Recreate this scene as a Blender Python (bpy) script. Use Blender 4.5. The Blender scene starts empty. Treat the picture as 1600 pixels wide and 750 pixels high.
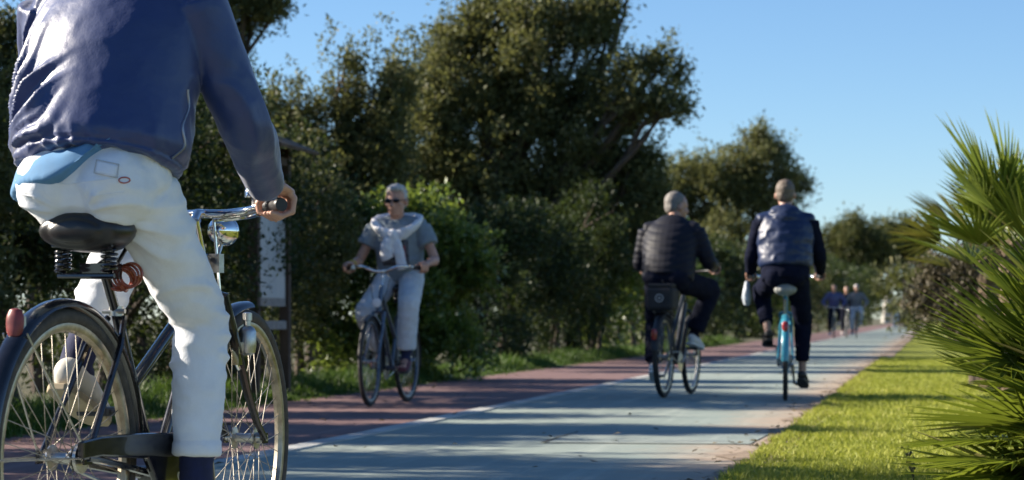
import bpy, math, random
import numpy as np
from mathutils import Vector, Matrix, noise
from mathutils.bvhtree import BVHTree

random.seed(7)
rng = np.random.default_rng(7)
R = math.radians
scene = bpy.context.scene
col = scene.collection

# ---------------------------------------------------------------- camera
CAM_H = 0.68
F_PX = 3900.0                     # focal length in photo pixels (photo 1600 x 750)
HORIZON = 497.0
cd = bpy.data.cameras.new('camera')
cam = bpy.data.objects.new('camera', cd)
col.objects.link(cam)
cam.location = (0, 0, CAM_H)
cam.rotation_euler = (R(90), 0, 0)
cd.sensor_width = 36
cd.lens = F_PX / 1600 * 36
cd.shift_y = (HORIZON - 375) / 1600
cd.clip_start = 0.1
cd.clip_end = 6000
cd.dof.use_dof = True
cd.dof.focus_distance = 7.2
cd.dof.aperture_fstop = 7.0
cd.dof.aperture_blades = 0
scene.camera = cam

# ---------------------------------------------------------------- sky and sun
SUN_EL, SUN_AZ = R(26), R(78)      # azimuth: from the view axis (+Y) towards the left (-X)
world = bpy.data.worlds.new('World')
scene.world = world
world.use_nodes = True
wn = world.node_tree
for n in list(wn.nodes):
    wn.nodes.remove(n)
sky = wn.nodes.new('ShaderNodeTexSky')
sky.sky_type = 'NISHITA'
sky.sun_disc = False
sky.sun_elevation = SUN_EL
sky.sun_rotation = -SUN_AZ
sky.altitude = 0
sky.air_density = 0.85
sky.dust_density = 0.0
sky.ozone_density = 5.8
bg = wn.nodes.new('ShaderNodeBackground')
bg.inputs['Strength'].default_value = 0.065
wo = wn.nodes.new('ShaderNodeOutputWorld')
wn.links.new(sky.outputs[0], bg.inputs[0])
wn.links.new(bg.outputs[0], wo.inputs[0])

sd = bpy.data.lights.new('sun', 'SUN')
sd.energy = 5.0
sd.angle = R(0.55)
sd.color = (1.0, 0.90, 0.76)
sun = bpy.data.objects.new('sun', sd)
col.objects.link(sun)
sdir = Vector((-math.sin(SUN_AZ) * math.cos(SUN_EL), math.cos(SUN_AZ) * math.cos(SUN_EL), math.sin(SUN_EL)))
sun.rotation_euler = sdir.to_track_quat('Z', 'Y').to_euler()
sun.location = sdir * 60

vs = scene.view_settings
vs.view_transform = 'Standard'
vs.look = 'None'
vs.exposure = 1.3
vs.gamma = 1
vs.use_curve_mapping = False
scene.render.engine = 'CYCLES'
scene.cycles.use_denoising = True
scene.cycles.max_bounces = 6
scene.cycles.diffuse_bounces = 3
scene.cycles.glossy_bounces = 3
scene.cycles.transmission_bounces = 4
scene.cycles.transparent_max_bounces = 4
scene.cycles.caustics_reflective = False
scene.cycles.caustics_refractive = False

# ---------------------------------------------------------------- path frame: s along the path, t to its right
TH = math.atan(660 / F_PX)
U = np.array([math.sin(TH), math.cos(TH)])
N = np.array([math.cos(TH), -math.sin(TH)])


def st(s, t, z=0.0):
    return Vector((s * U[0] + t * N[0], s * U[1] + t * N[1], z))


def at(px, t):
    """ground point where the picture column px crosses the line t beside the path"""
    k = (px - 800) / F_PX
    s = -t * (N[0] - k * N[1]) / (U[0] - k * U[1])
    return st(s, t)


def at_d(px, d):
    return Vector(((px - 800) / F_PX * d, d, 0))


def z_at(py, d):
    return CAM_H + (HORIZON - py) / F_PX * d


# ---------------------------------------------------------------- materials
MATS = {}


def new_mat(name):
    m = bpy.data.materials.new(name)
    m.use_nodes = True
    nt = m.node_tree
    for n in list(nt.nodes):
        nt.nodes.remove(n)
    out = nt.nodes.new('ShaderNodeOutputMaterial')
    b = nt.nodes.new('ShaderNodeBsdfPrincipled')
    nt.links.new(b.outputs[0], out.inputs[0])
    MATS[name] = m
    return m, nt, b, out


def ramp(nt, fac, stops):
    r = nt.nodes.new('ShaderNodeValToRGB')
    el = r.color_ramp.elements
    while len(el) < len(stops):
        el.new(0.5)
    for e, (p, c) in zip(el, stops):
        e.position = p
        e.color = (*c, 1)
    nt.links.new(fac, r.inputs[0])
    return r.outputs[0]


def tex_noise(nt, vec, scale, detail=4, rough=0.55, dist=0.0):
    n = nt.nodes.new('ShaderNodeTexNoise')
    n.inputs['Scale'].default_value = scale
    n.inputs['Detail'].default_value = detail
    n.inputs['Roughness'].default_value = rough
    n.inputs['Distortion'].default_value = dist
    nt.links.new(vec, n.inputs['Vector'])
    return n.outputs['Fac']


def coords(nt, kind='Object', scale=None):
    tc = nt.nodes.new('ShaderNodeTexCoord')
    o = tc.outputs[kind]
    if scale:
        mp = nt.nodes.new('ShaderNodeMapping')
        mp.inputs['Scale'].default_value = scale
        nt.links.new(o, mp.inputs['Vector'])
        o = mp.outputs[0]
    return o


def add_bump(nt, b, h, strength, dist):
    bp = nt.nodes.new('ShaderNodeBump')
    bp.inputs['Strength'].default_value = strength
    bp.inputs['Distance'].default_value = dist
    nt.links.new(h, bp.inputs['Height'])
    nt.links.new(bp.outputs[0], b.inputs['Normal'])


def pmat(name, c, rough=0.6, metal=0.0, var=0.15, scale=18, bump=0.0, bscale=80, bdist=0.003, spec=0.5,
         coat=0.0, sheen=0.0, stretch=None, rvar=0.12):
    """principled material whose colour and roughness wander a little"""
    m, nt, b, out = new_mat(name)
    v = coords(nt, 'Object', stretch)
    f = tex_noise(nt, v, scale, 5, 0.6)
    lo = tuple(max(0, x * (1 - var)) for x in c)
    hi = tuple(min(1, x * (1 + var)) for x in c)
    nt.links.new(ramp(nt, f, [(0.3, lo), (0.7, hi)]), b.inputs['Base Color'])
    mr = nt.nodes.new('ShaderNodeMapRange')
    mr.inputs['To Min'].default_value = max(0.02, rough - rvar)
    mr.inputs['To Max'].default_value = min(1, rough + rvar)
    nt.links.new(f, mr.inputs['Value'])
    nt.links.new(mr.outputs[0], b.inputs['Roughness'])
    b.inputs['Metallic'].default_value = metal
    b.inputs['Specular IOR Level'].default_value = spec
    b.inputs['Coat Weight'].default_value = coat
    b.inputs['Sheen Weight'].default_value = sheen
    if bump:
        add_bump(nt, b, tex_noise(nt, v, bscale, 4, 0.6), bump, bdist)
    return m


def leaf_mat(name, stops, rough=0.55, trans=0.30, tcol=(0.20, 0.26, 0.04), spec=0.22):
    m, nt, b, out = new_mat(name)
    a = nt.nodes.new('ShaderNodeAttribute')
    a.attribute_name = 'rnd'
    c = ramp(nt, a.outputs['Fac'], stops)
    nt.links.new(c, b.inputs['Base Color'])
    b.inputs['Roughness'].default_value = rough
    b.inputs['Specular IOR Level'].default_value = spec
    tr = nt.nodes.new('ShaderNodeBsdfTranslucent')
    mx = nt.nodes.new('ShaderNodeMix')
    mx.data_type = 'RGBA'
    mx.inputs[0].default_value = 0.55
    nt.links.new(c, mx.inputs[6])
    mx.inputs[7].default_value = (*tcol, 1)
    nt.links.new(mx.outputs[2], tr.inputs[0])
    ms = nt.nodes.new('ShaderNodeMixShader')
    ms.inputs[0].default_value = trans
    nt.links.new(b.outputs[0], ms.inputs[1])
    nt.links.new(tr.outputs[0], ms.inputs[2])
    nt.links.new(ms.outputs[0], out.inputs[0])
    return m


# ---------------------------------------------------------------- mesh helpers
def np_mesh(name, V, F, rnd=None, smooth=False):
    """V (n,3) array, F (m,k) array of equal-sized faces, rnd per-vertex float"""
    me = bpy.data.meshes.new(name)
    V = np.asarray(V, dtype=np.float32)
    F = np.asarray(F, dtype=np.int32)
    me.vertices.add(len(V))
    me.vertices.foreach_set('co', V.ravel())
    k = F.shape[1]
    me.loops.add(F.size)
    me.loops.foreach_set('vertex_index', F.ravel())
    me.polygons.add(len(F))
    me.polygons.foreach_set('loop_start', np.arange(0, F.size, k, dtype=np.int32))
    if smooth:
        me.polygons.foreach_set('use_smooth', np.ones(len(F), dtype=bool))
    if rnd is not None:
        a = me.attributes.new('rnd', 'FLOAT', 'POINT')
        a.data.foreach_set('value', np.asarray(rnd, dtype=np.float32))
    me.update(calc_edges=True)
    return me


class MB:
    """collects shapes, built as one mesh object"""

    def __init__(self):
        self.v = []
        self.f = []

    def add(self, vs_, fs_):
        o = len(self.v)
        self.v += [tuple(p) for p in vs_]
        self.f += [tuple(i + o for i in f) for f in fs_]

    def box(self, c, s, rot=None, taper=1.0):
        c = Vector(c)
        vs_ = []
        for x, y, z in ((-1, -1, -1), (1, -1, -1), (1, 1, -1), (-1, 1, -1), (-1, -1, 1), (1, -1, 1), (1, 1, 1), (-1, 1, 1)):
            k = taper if z > 0 else 1
            p = Vector((x * s[0] / 2 * k, y * s[1] / 2 * k, z * s[2] / 2))
            if rot is not None:
                p = rot @ p
            vs_.append(c + p)
        self.add(vs_, [(0, 3, 2, 1), (4, 5, 6, 7), (0, 1, 5, 4), (1, 2, 6, 5), (2, 3, 7, 6), (3, 0, 4, 7)])

    def tube(self, pts, r, seg=8, closed=False, caps=True):
        pts = [Vector(p) for p in pts]
        n = len(pts)
        rr = r if isinstance(r, (list, tuple)) else [r] * n
        vs_, fs_ = [], []
        up = None
        for i, p in enumerate(pts):
            a = pts[(i - 1) % n] if (closed or i > 0) else p
            b = pts[(i + 1) % n] if (closed or i < n - 1) else p
            t = (b - a).normalized()
            if up is None:
                up = t.orthogonal().normalized()
            up = (up - t * up.dot(t)).normalized()
            w = t.cross(up)
            for k in range(seg):
                an = 2 * math.pi * k / seg
                vs_.append(p + (up * math.cos(an) + w * math.sin(an)) * rr[i])
        m = n if closed else n - 1
        for i in range(m):
            j = (i + 1) % n
            for k in range(seg):
                l = (k + 1) % seg
                fs_.append((i * seg + k, i * seg + l, j * seg + l, j * seg + k))
        if caps and not closed:
            fs_.append(tuple(reversed(range(seg))))
            fs_.append(tuple((n - 1) * seg + k for k in range(seg)))
        self.add(vs_, fs_)

    def lathe(self, prof, seg=24, origin=(0, 0, 0), axis='y', a0=0.0, a1=2 * math.pi):
        """profile of (radius, height along axis); partial arcs allowed"""
        full = abs(a1 - a0 - 2 * math.pi) < 1e-6
        n = seg if full else seg + 1
        o = Vector(origin)
        vs_, fs_ = [], []
        for i in range(n):
            an = a0 + (a1 - a0) * i / seg
            c, s = math.cos(an), math.sin(an)
            for rad, h in prof:
                if axis == 'y':
                    vs_.append(o + Vector((rad * c, h, rad * s)))
                elif axis == 'x':
                    vs_.append(o + Vector((h, rad * c, rad * s)))
                else:
                    vs_.append(o + Vector((rad * c, rad * s, h)))
        k = len(prof)
        for i in range(seg):
            j = (i + 1) % n
            for q in range(k - 1):
                fs_.append((i * k + q, i * k + q + 1, j * k + q + 1, j * k + q))
        self.add(vs_, fs_)

    def ellipsoid(self, c, r, rot=None, seg=16, rings=10):
        c = Vector(c)
        vs_, fs_ = [], []
        for i in range(rings + 1):
            ph = math.pi * i / rings
            for k in range(seg):
                th = 2 * math.pi * k / seg
                p = Vector((r[0] * math.sin(ph) * math.cos(th), r[1] * math.sin(ph) * math.sin(th), r[2] * math.cos(ph)))
                vs_.append(c + (rot @ p if rot is not None else p))
        for i in range(rings):
            for k in range(seg):
                l = (k + 1) % seg
                fs_.append((i * seg + k, (i + 1) * seg + k, (i + 1) * seg + l, i * seg + l))
        self.add(vs_, fs_)

    SEGK = 1

    def loft(self, secs, side=(0, 1, 0), seg=20, sub=5, cap=True):
        """secs: (centre, half width along side, half depth). Catmull-Rom through them, rounded ends"""
        seg, sub = int(seg * MB.SEGK), int(sub * MB.SEGK)
        P = [np.array([*s[0], s[1], s[2]], float) for s in secs]
        P = [2 * P[0] - P[1]] + P + [2 * P[-1] - P[-2]]
        S = []
        for i in range(1, len(P) - 2):
            for k in range(sub):
                t = k / sub
                p0, p1, p2, p3 = P[i - 1:i + 3]
                S.append(0.5 * (2 * p1 + (p2 - p0) * t + (2 * p0 - 5 * p1 + 4 * p2 - p3) * t * t + (3 * p1 - p0 - 3 * p2 + p3) * t ** 3))
        S.append(P[-2])
        if cap:
            a, b = S[0], S[-1]
            ta = S[0][:3] - S[1][:3]; ta /= np.linalg.norm(ta)
            tb = S[-1][:3] - S[-2][:3]; tb /= np.linalg.norm(tb)
            ha, hb = min(a[3], a[4]) * 0.5, min(b[3], b[4]) * 0.5
            pre, post = [], []
            for q in (0.3, 0.6, 0.85, 0.97):
                k = math.sqrt(1 - q * q)
                pre.insert(0, np.array([*(a[:3] + ta * ha * q), a[3] * k, a[4] * k]))
                post.append(np.array([*(b[:3] + tb * hb * q), b[3] * k, b[4] * k]))
            S = pre + S + post
        vs_, fs_ = [], []
        sd_ = Vector(side)
        n = len(S)
        for i in range(n):
            t = Vector(S[min(i + 1, n - 1)][:3]) - Vector(S[max(i - 1, 0)][:3])
            t.normalize()
            e1 = (sd_ - t * sd_.dot(t)).normalized()
            e2 = t.cross(e1)
            c = Vector(S[i][:3])
            for k in range(seg):
                an = 2 * math.pi * k / seg
                vs_.append(c + e1 * (S[i][3] * math.cos(an)) + e2 * (S[i][4] * math.sin(an)))
        for i in range(n - 1):
            for k in range(seg):
                l = (k + 1) % seg
                fs_.append((i * seg + k, i * seg + l, (i + 1) * seg + l, (i + 1) * seg + k))
        fs_.append(tuple(reversed(range(seg))))
        fs_.append(tuple((n - 1) * seg + k for k in range(seg)))
        self.add(vs_, fs_)

    def mesh(self, name, smooth=True):
        me = bpy.data.meshes.new(name)
        me.from_pydata(self.v, [], self.f)
        if smooth:
            me.polygons.foreach_set('use_smooth', [True] * len(me.polygons))
        me.update()
        return me

    def build(self, name, mat, parent=None, smooth=True, bevel=0.0, auto=True):
        me = self.mesh(name, smooth)
        me.materials.append(mat)
        o = link(name, me, parent)
        if smooth and auto:
            sharpen(me)
        if bevel:
            bv = o.modifiers.new('bevel', 'BEVEL')
            bv.width = bevel
            bv.segments = 2
            bv.limit_method = 'ANGLE'
        return o


def sharpen(me, deg=38):
    me.set_sharp_from_angle(angle=R(deg))


def link(name, data, parent=None):
    o = bpy.data.objects.new(name, data)
    col.objects.link(o)
    if parent is not None:
        o.parent = parent
    return o


def tag(o, label=None, cat=None, group=None, kind=None):
    if label: o['label'] = label
    if cat: o['category'] = cat
    if group: o['group'] = group
    if kind: o['kind'] = kind
    return o


def empty(name, loc=(0, 0, 0), rz=0.0):
    o = link(name, None)
    o.empty_display_size = 0.2
    o.location = loc
    o.rotation_euler = (0, 0, rz)
    return o


def remeshed(mb, name, voxel, smooth_it=6, smooth_f=0.5):
    """one continuous surface out of overlapping closed shapes"""
    me = mb.mesh(name)
    o = bpy.data.objects.new(name, me)
    col.objects.link(o)
    rm = o.modifiers.new('r', 'REMESH')
    rm.mode = 'VOXEL'
    rm.voxel_size = voxel
    rm.use_smooth_shade = True
    if smooth_it:
        sm = o.modifiers.new('s', 'SMOOTH')
        sm.factor = smooth_f
        sm.iterations = smooth_it
    dg = bpy.context.evaluated_depsgraph_get()
    me2 = bpy.data.meshes.new_from_object(o.evaluated_get(dg))
    bpy.data.objects.remove(o)
    bpy.data.meshes.remove(me)
    me2.name = name
    return me2


def get_vn(me):
    n = len(me.vertices)
    V = np.empty(n * 3, np.float32); me.vertices.foreach_get('co', V)
    Nn = np.empty(n * 3, np.float32); me.vertices.foreach_get('normal', Nn)
    return V.reshape(-1, 3), Nn.reshape(-1, 3)


def set_v(me, V):
    me.vertices.foreach_set('co', np.asarray(V, np.float32).ravel())
    me.update()


def nz(P):
    """vectorised-enough perlin noise at rows of P"""
    f = noise.noise
    return np.array([f(p) for p in P.tolist()], dtype=np.float32)


def smoothstep(a, b, x):
    t = np.clip((x - a) / (b - a), 0, 1)
    return t * t * (3 - 2 * t)


def finish(me, name, mat, parent=None):
    me.materials.clear()
    me.materials.append(mat)
    me.polygons.foreach_set('use_smooth', [True] * len(me.polygons))
    return link(name, me, parent)

# ================================================================ THE SETTING
T_RED, T_LINE, T_GRASS = -5.25, -3.29, -0.84


def path_obj(name, mb_or_mesh, mat):
    o = link(name, mb_or_mesh)
    o.rotation_euler = (0, 0, -TH)          # local x = t, local y = s
    mb_or_mesh.materials.append(mat)
    return o


def strip_mesh(name, t0, t1, s0, s1, z, ds=0.25, j0=0.0, j1=0.0, nt=2, seed=0.0, fr=1.7):
    """sheet between t0 and t1 along the path with wandering edges"""
    S = [s0]
    while S[-1] < s1:
        S.append(S[-1] + max(ds, (S[-1] - 15) * 0.02 if S[-1] > 15 else ds))
    V, F = [], []
    for s in S:
        a = t0 + j0 * (noise.noise((s * fr, seed, 3.1)) + 0.5 * noise.noise((s * fr * 3.3, seed, 9.1)))
        b = t1 + j1 * (noise.noise((s * fr, seed, 7.7)) + 0.5 * noise.noise((s * fr * 3.3, seed, 1.1)))
        for k in range(nt):
            V.append((a + (b - a) * k / (nt - 1), s, z))
    for i in range(len(S) - 1):
        for k in range(nt - 1):
            F.append((i * nt + k, i * nt + k + 1, (i + 1) * nt + k + 1, (i + 1) * nt + k))
    return np_mesh(name, V, F)


# --- ground far around
m, nt, b, out = new_mat('earth')
v = coords(nt)
f = tex_noise(nt, v, 0.35, 8, 0.65)
nt.links.new(ramp(nt, f, [(0.25, (0.05, 0.055, 0.025)), (0.55, (0.09, 0.085, 0.04)), (0.8, (0.13, 0.11, 0.065))]), b.inputs['Base Color'])
b.inputs['Roughness'].default_value = 0.95
add_bump(nt, b, tex_noise(nt, v, 14, 6, 0.7), 0.6, 0.05)
gm = np_mesh('ground', [(-2500, -200, -0.012), (2500, -200, -0.012), (2500, 4500, -0.012), (-2500, 4500, -0.012)], [(0, 1, 2, 3)])
gm.materials.append(m)
tag(link('ground', gm), kind='structure')

# --- painted asphalt of the cycle lane (pale blue green, worn) and of the footway (terracotta)


def asphalt(name, c0, c1, c2, edge=None):
    m, nt, b, out = new_mat(name)
    v = coords(nt)
    big = tex_noise(nt, v, 0.9, 6, 0.62)
    c = ramp(nt, big, [(0.28, c0), (0.52, c1), (0.78, c2)])
    grain = tex_noise(nt, v, 170, 3, 0.7)
    gr = ramp(nt, grain, [(0.30, (0.62, 0.62, 0.62)), (0.5, (1, 1, 1)), (0.72, (1.0, 1.0, 1.0))])
    mx = nt.nodes.new('ShaderNodeMix'); mx.data_type = 'RGBA'; mx.blend_type = 'MULTIPLY'
    mx.inputs[0].default_value = 1.0
    nt.links.new(c, mx.inputs[6]); nt.links.new(gr, mx.inputs[7])
    colr = mx.outputs[2]
    # long streaks of wear along the lane
    v2 = coords(nt, 'Object', (7.0, 0.35, 1.0))
    wear = tex_noise(nt, v2, 1.0, 5, 0.6)
    wf = ramp(nt, wear, [(0.52, (0, 0, 0)), (0.72, (1, 1, 1))])
    m2 = nt.nodes.new('ShaderNodeMix'); m2.data_type = 'RGBA'
    sc = nt.nodes.new('ShaderNodeMath'); sc.operation = 'MULTIPLY'; sc.inputs[1].default_value = 0.5
    nt.links.new(wf, sc.inputs[0]); nt.links.new(sc.outputs[0], m2.inputs[0])
    nt.links.new(colr, m2.inputs[6]); m2.inputs[7].default_value = (*[min(1, x * 1.35) for x in c2], 1)
    colr = m2.outputs[2]
    if edge:
        # sand and worn paint along the lawn side, local x = t
        sep = nt.nodes.new('ShaderNodeSeparateXYZ'); nt.links.new(v, sep.inputs[0])
        ad = nt.nodes.new('ShaderNodeMath'); ad.operation = 'MULTIPLY_ADD'
        nt.links.new(tex_noise(nt, v, 2.4, 6, 0.7), ad.inputs[0]); ad.inputs[1].default_value = 1.0
        nt.links.new(sep.outputs[0], ad.inputs[2])
        mr = nt.nodes.new('ShaderNodeMapRange')
        mr.inputs['From Min'].default_value = edge[0]; mr.inputs['From Max'].default_value = edge[1]
        nt.links.new(ad.outputs[0], mr.inputs['Value'])
        m3 = nt.nodes.new('ShaderNodeMix'); m3.data_type = 'RGBA'
        nt.links.new(mr.outputs[0], m3.inputs[0]); nt.links.new(colr, m3.inputs[6])
        m3.inputs[7].default_value = (*edge[2], 1)
        colr = m3.outputs[2]
    nt.links.new(colr, b.inputs['Base Color'])
    b.inputs['Roughness'].default_value = 0.85
    b.inputs['Specular IOR Level'].default_value = 0.35
    add_bump(nt, b, grain, 0.55, 0.004)
    return m


M_green = asphalt('blue_green_asphalt', (0.220, 0.275, 0.250), (0.280, 0.330, 0.295), (0.345, 0.375, 0.325), edge=(-0.98, -0.45, (0.40, 0.31, 0.23)))
M_red = asphalt('terracotta_asphalt', (0.155, 0.092, 0.088), (0.205, 0.125, 0.118), (0.265, 0.172, 0.16))
M_patch = asphalt('patched_asphalt', (0.22, 0.27, 0.25), (0.275, 0.32, 0.295), (0.33, 0.355, 0.315))
M_line = asphalt('worn_white_paint', (0.36, 0.36, 0.34), (0.47, 0.47, 0.44), (0.60, 0.60, 0.56))
M_crack = pmat('crack_dirt', (0.035, 0.035, 0.03), 0.95, var=0.4, scale=30)
M_sand = pmat('sandy_dirt', (0.27, 0.20, 0.14), 0.95, var=0.35, scale=9, bump=0.8, bscale=60, bdist=0.01)

tag(path_obj('footpath', strip_mesh('footpath', T_RED, T_LINE - 0.06, -8, 520, -0.004, j0=0.05, seed=2.0), M_red), kind='structure')
tag(path_obj('cycle_path', strip_mesh('cycle_path', T_LINE - 0.065, T_GRASS, -8, 520, 0.0, j1=0.05, seed=4.0), M_green), kind='structure')
tag(path_obj('sand_edge', strip_mesh('sand_edge', T_GRASS - 0.10, T_GRASS + 0.12, -8, 120, 0.004, ds=0.08, j0=0.16, j1=0.05, seed=6.0, fr=1.1), M_sand), kind='structure')
# pale dividing line: separate slabs with joints between them
lane_line = tag(empty('dividing_line'), kind='structure')
lane_line.rotation_euler = (0, 0, -TH)
sl = MB(); sl.box((0, 0, 0.0), (0.125, 0.985, 0.016)); slm = sl.mesh('line_slab', False); slm.materials.append(M_line)
for i in range(70):
    s_ = 4 + i * 1.0
    o = link('line_slab', slm, lane_line)
    o.location = (T_LINE + random.uniform(-.006, .006), s_, random.uniform(0.0, 0.003))
    o.rotation_euler = (random.uniform(-.003, .003), random.uniform(-.01, .01), random.uniform(-.008, .008))
fm = strip_mesh('line_far', T_LINE - .06, T_LINE + .06, 74, 520, 0.006); fm.materials.append(M_line)
link('painted_line', fm, lane_line)

# trench cut into the lane, filled again
pt = MB()
pt.add([(-2.10, 13.40, 0.004), (-0.98, 13.42, 0.004), (-0.95, 14.72, 0.004), (-2.08, 14.68, 0.004)], [(0, 1, 2, 3)])
tag(path_obj('trench_patch', pt.mesh('trench_patch', False), M_patch), kind='structure')


def crack(pts, w, seed):
    V, F = [], []
    P = []
    for a, b_ in zip(pts[:-1], pts[1:]):
        n_ = max(2, int(math.dist(a, b_) / 0.06))
        for k in range(n_):
            q = k / n_
            P.append((a[0] + (b_[0] - a[0]) * q, a[1] + (b_[1] - a[1]) * q))
    P.append(pts[-1])
    for i, p in enumerate(P):
        a, b_ = P[max(i - 1, 0)], P[min(i + 1, len(P) - 1)]
        dx, dy = b_[0] - a[0], b_[1] - a[1]
        l = math.hypot(dx, dy) or 1
        ww = w * (0.55 + 0.9 * abs(noise.noise((i * 0.31, seed, 0))))
        jx = 0.018 * noise.noise((i * 0.23, seed, 5)); jy = 0.018 * noise.noise((i * 0.23, seed, 8))
        V += [(p[0] + jx - dy / l * ww, p[1] + jy + dx / l * ww, 0.0075), (p[0] + jx + dy / l * ww, p[1] + jy - dx / l * ww, 0.0075)]
    F = [(2 * i, 2 * i + 1, 2 * i + 3, 2 * i + 2) for i in range(len(P) - 1)]
    return np_mesh('crack', V, F)


for i, (pp, w) in enumerate([([(-2.1, 13.35), (-2.09, 14.7), (-0.9, 14.74)], 0.012), ([(-2.1, 13.4), (-1.0, 13.38)], 0.006),
                             ([(-3.4, 16.2), (-3.0, 16.5), (-2.2, 16.45)], 0.004), ([(-3.9, 12.4), (-3.4, 12.5), (-3.0, 12.3)], 0.006)]):
    tag(path_obj('crack', crack(pp, w, i * 3.3), M_crack), kind='structure')

# --- lawn: sheet plus blades
m, nt, b, out = new_mat('lawn_soil')
v = coords(nt)
f = tex_noise(nt, v, 5, 8, 0.7)
nt.links.new(ramp(nt, f, [(0.25, (0.12, 0.145, 0.016)), (0.5, (0.21, 0.235, 0.030)), (0.75, (0.30, 0.30, 0.05))]), b.inputs['Base Color'])
b.inputs['Roughness'].default_value = 0.9
b.inputs['Specular IOR Level'].default_value = 0.2
add_bump(nt, b, tex_noise(nt, v, 45, 6, 0.8), 1.0, 0.03)
lawn = tag(path_obj('lawn', strip_mesh('lawn', T_GRASS + 0.02, 30, -8, 420, -0.002, ds=0.3, j0=0.06, seed=11.0), m), kind='structure')

M_blade = leaf_mat('grass_blade', [(0.0, (0.15, 0.185, 0.020)), (0.45, (0.31, 0.34, 0.050)), (0.8, (0.45, 0.45, 0.09)), (1.0, (0.54, 0.48, 0.18))],
                   rough=0.55, trans=0.35, tcol=(0.38, 0.42, 0.05), spec=0.25)


def blades(P, h, w, lean, rnd):
    """one bent blade (two quads worth: 1 quad + 1 tri as 2 quads) per row of P"""
    n = len(P)
    an = rng.uniform(0, 2 * np.pi, n)
    d = np.stack([np.cos(an), np.sin(an), np.zeros(n)], 1)
    q = np.stack([-np.sin(an), np.cos(an), np.zeros(n)], 1)
    la = rng.uniform(0, 2 * np.pi, n)
    L = np.stack([np.cos(la), np.sin(la), np.zeros(n)], 1) * (lean * h * rng.uniform(0.2, 1.3, n))[:, None]
    up = np.zeros((n, 3)); up[:, 2] = h
    a = P - d * (w / 2)[:, None]
    b_ = P + d * (w / 2)[:, None]
    c = P + up * 0.6 + L * 0.4 + d * (w * 0.36)[:, None]
    e = P + up * 0.6 + L * 0.4 - d * (w * 0.36)[:, None]
    tip = P + up * (1 - 0.25 * lean) + L
    V = np.stack([a, b_, c, e, tip], 1).reshape(-1, 3)
    i = np.arange(n)[:, None] * 5
    F3 = np.concatenate([i + [0, 1, 2], i + [0, 2, 3], i + [3, 2, 4]], 0)
    return V, F3, np.repeat(rnd, 5)


def to_xy(T, S, Z):
    return np.stack([S * U[0] + T * N[0], S * U[1] + T * N[1], Z], 1)


nb = 210000
S = 8.5 + 34 * rng.random(nb) ** 1.9
edge = np.array([0.05 * (noise.noise((s * 1.7, 11.0, 3.1)) + 0.5 * noise.noise((s * 5.6, 11.0, 9.1))) for s in S.tolist()])
T = T_GRASS + edge + 0.0 + 4.6 * rng.random(nb) ** 1.25 - 0.04 * rng.random(nb)
P = to_xy(T, S, np.full(nb, -0.004))
pat = nz(np.stack([P[:, 0] * 1.6, P[:, 1] * 1.6, np.zeros(nb)], 1)) + 0.6 * nz(np.stack([P[:, 0] * 6, P[:, 1] * 6, np.ones(nb)], 1))
h = (0.026 + 0.020 * rng.random(nb)) * (1 + 0.45 * pat) * np.where(T < T_GRASS + 0.06, 1.35, 1)
w = 0.0035 + 0.0035 * rng.random(nb) + 0.00012 * (S - 8)
V, F, rr = blades(P, h, w, 0.75, np.clip(0.45 + 0.28 * pat + rng.normal(0, 0.16, nb), 0, 1))
gme = np_mesh('lawn_grass', V, F, rr)
gme.materials.append(M_blade)
tag(link('lawn_grass', gme), 'short sunlit mown grass of the lawn beside the blue green cycle path', 'grass', kind='stuff')

# --- rank grass and weeds under the hedge
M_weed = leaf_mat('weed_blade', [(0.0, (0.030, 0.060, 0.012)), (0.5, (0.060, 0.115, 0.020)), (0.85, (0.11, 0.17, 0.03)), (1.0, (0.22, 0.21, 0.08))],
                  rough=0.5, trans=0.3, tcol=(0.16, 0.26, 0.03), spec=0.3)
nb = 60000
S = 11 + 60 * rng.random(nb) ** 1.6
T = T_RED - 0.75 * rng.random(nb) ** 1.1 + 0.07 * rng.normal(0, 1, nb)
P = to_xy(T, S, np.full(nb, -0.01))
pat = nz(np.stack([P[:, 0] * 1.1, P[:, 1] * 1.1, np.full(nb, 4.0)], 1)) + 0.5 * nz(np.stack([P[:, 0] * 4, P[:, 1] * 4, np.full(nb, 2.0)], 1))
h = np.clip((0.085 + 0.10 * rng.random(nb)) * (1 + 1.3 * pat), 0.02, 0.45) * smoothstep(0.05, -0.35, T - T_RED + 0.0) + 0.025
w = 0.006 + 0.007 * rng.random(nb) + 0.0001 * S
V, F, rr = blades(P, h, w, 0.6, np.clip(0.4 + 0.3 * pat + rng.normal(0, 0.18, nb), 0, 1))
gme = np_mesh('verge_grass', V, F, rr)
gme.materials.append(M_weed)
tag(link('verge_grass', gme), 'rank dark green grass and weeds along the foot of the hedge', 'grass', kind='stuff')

# ================================================================ TREES AND SHRUBS
M_bark = pmat('dark_bark', (0.075, 0.055, 0.04), 0.9, var=0.45, scale=9, bump=0.9, bscale=25, bdist=0.02, stretch=(1, 1, 0.25))
M_palebark = pmat('pale_bark', (0.50, 0.46, 0.40), 0.8, var=0.25, scale=2, bump=0.4, bscale=9, bdist=0.02, stretch=(1, 1, 0.2))
M_oak = leaf_mat('oak_leaf', [(0.0, (0.040, 0.056, 0.025)), (0.45, (0.105, 0.120, 0.048)), (0.8, (0.19, 0.19, 0.082)), (1.0, (0.30, 0.275, 0.14))], trans=0.36, tcol=(0.24, 0.24, 0.06))
M_dark = leaf_mat('dark_hedge_leaf', [(0.0, (0.014, 0.026, 0.010)), (0.5, (0.030, 0.048, 0.016)), (0.85, (0.055, 0.075, 0.024)), (1.0, (0.10, 0.11, 0.04))], rough=0.5, trans=0.22, tcol=(0.12, 0.16, 0.02))
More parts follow.
